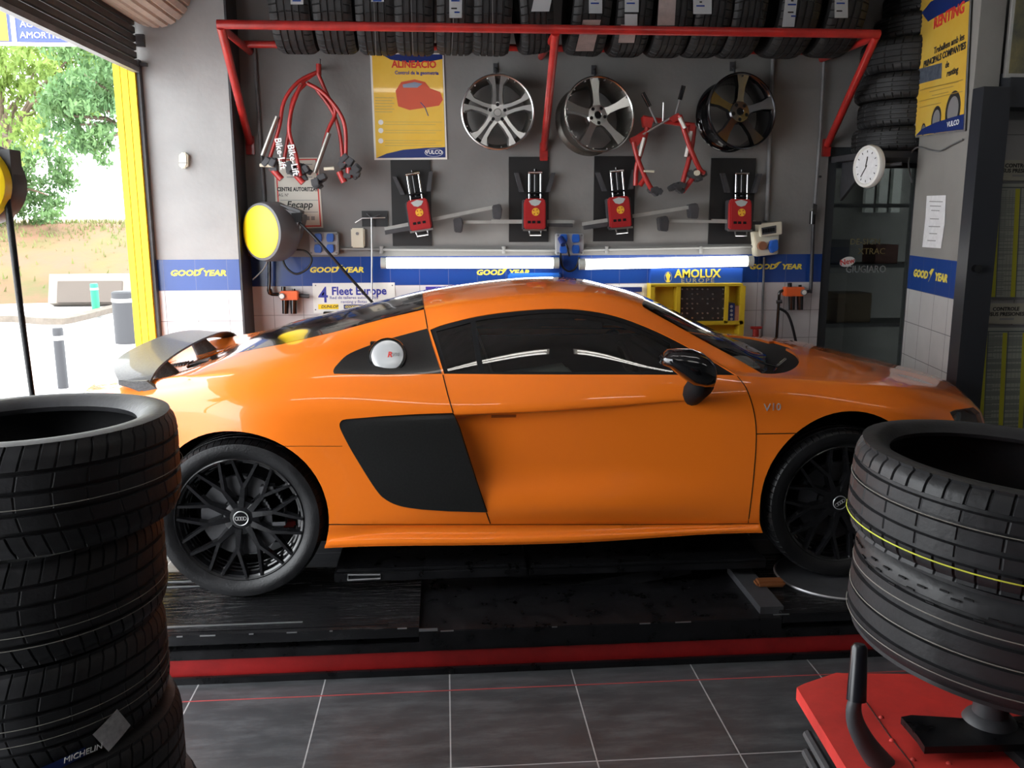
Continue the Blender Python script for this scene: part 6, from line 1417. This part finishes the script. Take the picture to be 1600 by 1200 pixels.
# cable across the right column
cb = thing('loose_cable', 'thin dark cable drooping across the right column below the poster', 'cable', tuple(colp(1460, 235, .01)))
b = bmesh.new(); tube(b, [colp(x, y, .012)-cb.location for x, y in ((1425, 285), (1421, 268), (1420, 252), (1426, 236), (1436, 230), (1452, 234), (1468, 236), (1484, 228), (1504, 218))], .005, 8, smooth_n=4); obj('cable', b, M['grey_mid'], cb, smooth=50)
# ---- pressure charts on the right wall
YCH = 4.80
M['chart'] = mat('chart_paper', (.34, .35, .31), .35, noise=.05, nscale=8)
M['chart_line'] = mat('chart_line', (.10, .12, .12), .6); M['chart_yellow'] = mat('chart_yellow', (.50, .48, .03), .5); M['chart_head'] = mat('chart_header', (.40, .38, .31), .5)
for (y0, y1, hy0, hy1, x0, lab) in ((283, 468, 250, 282, 1532, 'upper pressure chart with yellow columns on the right wall'), (508, 690, 474, 506, 1512, 'lower pressure chart with yellow columns on the right wall')):
    w = WT('pressure_chart', lab, 'chart', 1570, (y0+y1)/2, Y=YCH)
    x1 = x0+118; sl = -.045*1.0
    w.poly('frame', [(x0, y0), (x1+60, y0+1), (x1+52, y1+1), (x0-8, y1)], .001, .014, M['grey_mid']); w.poly('chart_sheet', [(x0+4, y0+4), (x1+56, y0+4), (x1+48, y1-3), (x0-3, y1-4)], .014, .016, M['chart'])
    w.poly('chart_header', [(x0, hy0), (x1+60, hy0), (x1+59, hy1), (x0-1, hy1)], .001, .012, M['chart_head'])
    w.text('CONTROLE', M['ink'], x0+60, hy0+9, .0125, .030, bold=.0008); w.text('SUS PRESIONES', M['ink'], x0+62, hy0+17, .0125, .030, bold=.0008); w.box('header_bar', (x0+50, hy0+23, x0+72, hy0+26), .012, .0125, M['ink_grey'])
    w.disc('printed_tyre', (x0+28, hy0+16), .028, .012, .0135, M['ink'], 20); w.disc('printed_hub', (x0+28, hy0+16), .012, .0135, .0145, M['chart_head'], 16)
    bl, by_, bd = bmesh.new(), bmesh.new(), bmesh.new(); H_ = y1-y0; random.seed(y0)
    for k in range(5):
        xa = x0+4+k*31
        w.poly(None, [(xa+20, y0+12), (xa+27, y0+12), (xa+19, y1-4), (xa+12, y1-4)], .016, .017, None, bm=by_); w.poly(None, [(xa+28, y0+10), (xa+29.3, y0+10), (xa+20.5, y1-4), (xa+19.2, y1-4)], .016, .0172, None, bm=bl)
        for c in (5, 11, 16): w.poly(None, [(xa+c, y0+14), (xa+c+.5, y0+14), (xa+c-7.6, y1-5), (xa+c-8.1, y1-5)], .016, .0168, None, bm=bd)
    w.poly(None, [(x0+4, y0+9), (x1+56, y0+9), (x1+56, y0+11), (x0+4, y0+11)], .016, .0175, None, bm=bl)
    for j in range(58):
        y = y0+14+j*(H_-20)/58; xs = x0+3-8*(y-y0)/H_
        if random.random() < .78: w.box(None, (xs, y, xs+random.choice((40, 90, 118)), y+.9), .016, .0166, None, bm=bd)
    obj('yellow_columns', by_, M['chart_yellow'], w.o); obj('rules', bl, M['chart_line'], w.o); obj('rows', bd, mat('chart_rows', (.20, .22, .20), .6) if y0 == 283 else bpy.data.materials['chart_rows'], w.o)['kind'] = 'stuff'
w = WT('door_stop', 'black round stop on the frame beside the upper chart', 'knob', 1528, 420, Y=4.62); w.disc('knob', (1529, 420), .022, -.0, .05, M['gloss_black'], 16); w.disc('rose', (1529, 420), .03, -.02, .01, M['gloss_black'], 16)
w = WT('emergency_light', 'small cream lamp with a bent hood high on the right wall', 'lamp', 1545, 225, Y=YCH); w.poly('lamp_hood', [(1541, 206), (1556, 204), (1558, 216), (1553, 240), (1546, 248), (1534, 246), (1536, 224)], .01, .10, M['cream'], bevel=.01)
w = WT('framed_sheet', 'framed sheet at the top right corner', 'poster', 1600, 60, Y=4.62-.001)
w = w.o; L_ = w.location; b = bmesh.new(); a = onY(1586, -10, 4.60)-L_; c = onY(1680, 121, 4.60)-L_; boxb(b, (a.x, 0, c.z), (c.x, .02, a.z)); obj('frame', b, M['silver'], w, bevel=.002); b = bmesh.new(); boxb(b, (a.x+.02, -.002, c.z+.02), (c.x, .0, a.z)); obj('sheet', b, mat('dark_sheet', (.05, .06, .06), .4, col2=(.2, .17, .08), nscale=6), w)
# ================================================================ CEILING LIGHTS of the workshop (behind and above the photographer)
for i, (x, y) in enumerate(((-.1, 3.35), (1.65, 3.35), (-.3, .9), (1.9, .9), (4.2, 1.2))):
    w = thing('ceiling_light', ('twin tube ceiling light above the rear of the car', 'twin tube ceiling light above the front of the car', 'twin tube ceiling light behind the camera at left', 'twin tube ceiling light behind the camera at right', 'twin tube ceiling light by the far right wall')[i], 'lamp', (x, y, HC-.30), group='ceiling tube lights')
    b = bmesh.new(); boxb(b, (-.75, -.07, .06), (.75, .07, .10)); obj('lamp_tray', b, M['white'], w)
    for s_ in (-1, 1):
        b = bmesh.new(); cyl(b, (-.72, s_*.04, .035), (.72, s_*.04, .035), .016, 12); obj('lamp_tube', b, M['tube2'], w, smooth=40)
        b = bmesh.new(); cyl(b, (s_*.5, 0, .10), (s_*.5, 0, .30), .006, 6); obj('hanger', b, M['grey_mid'], w)
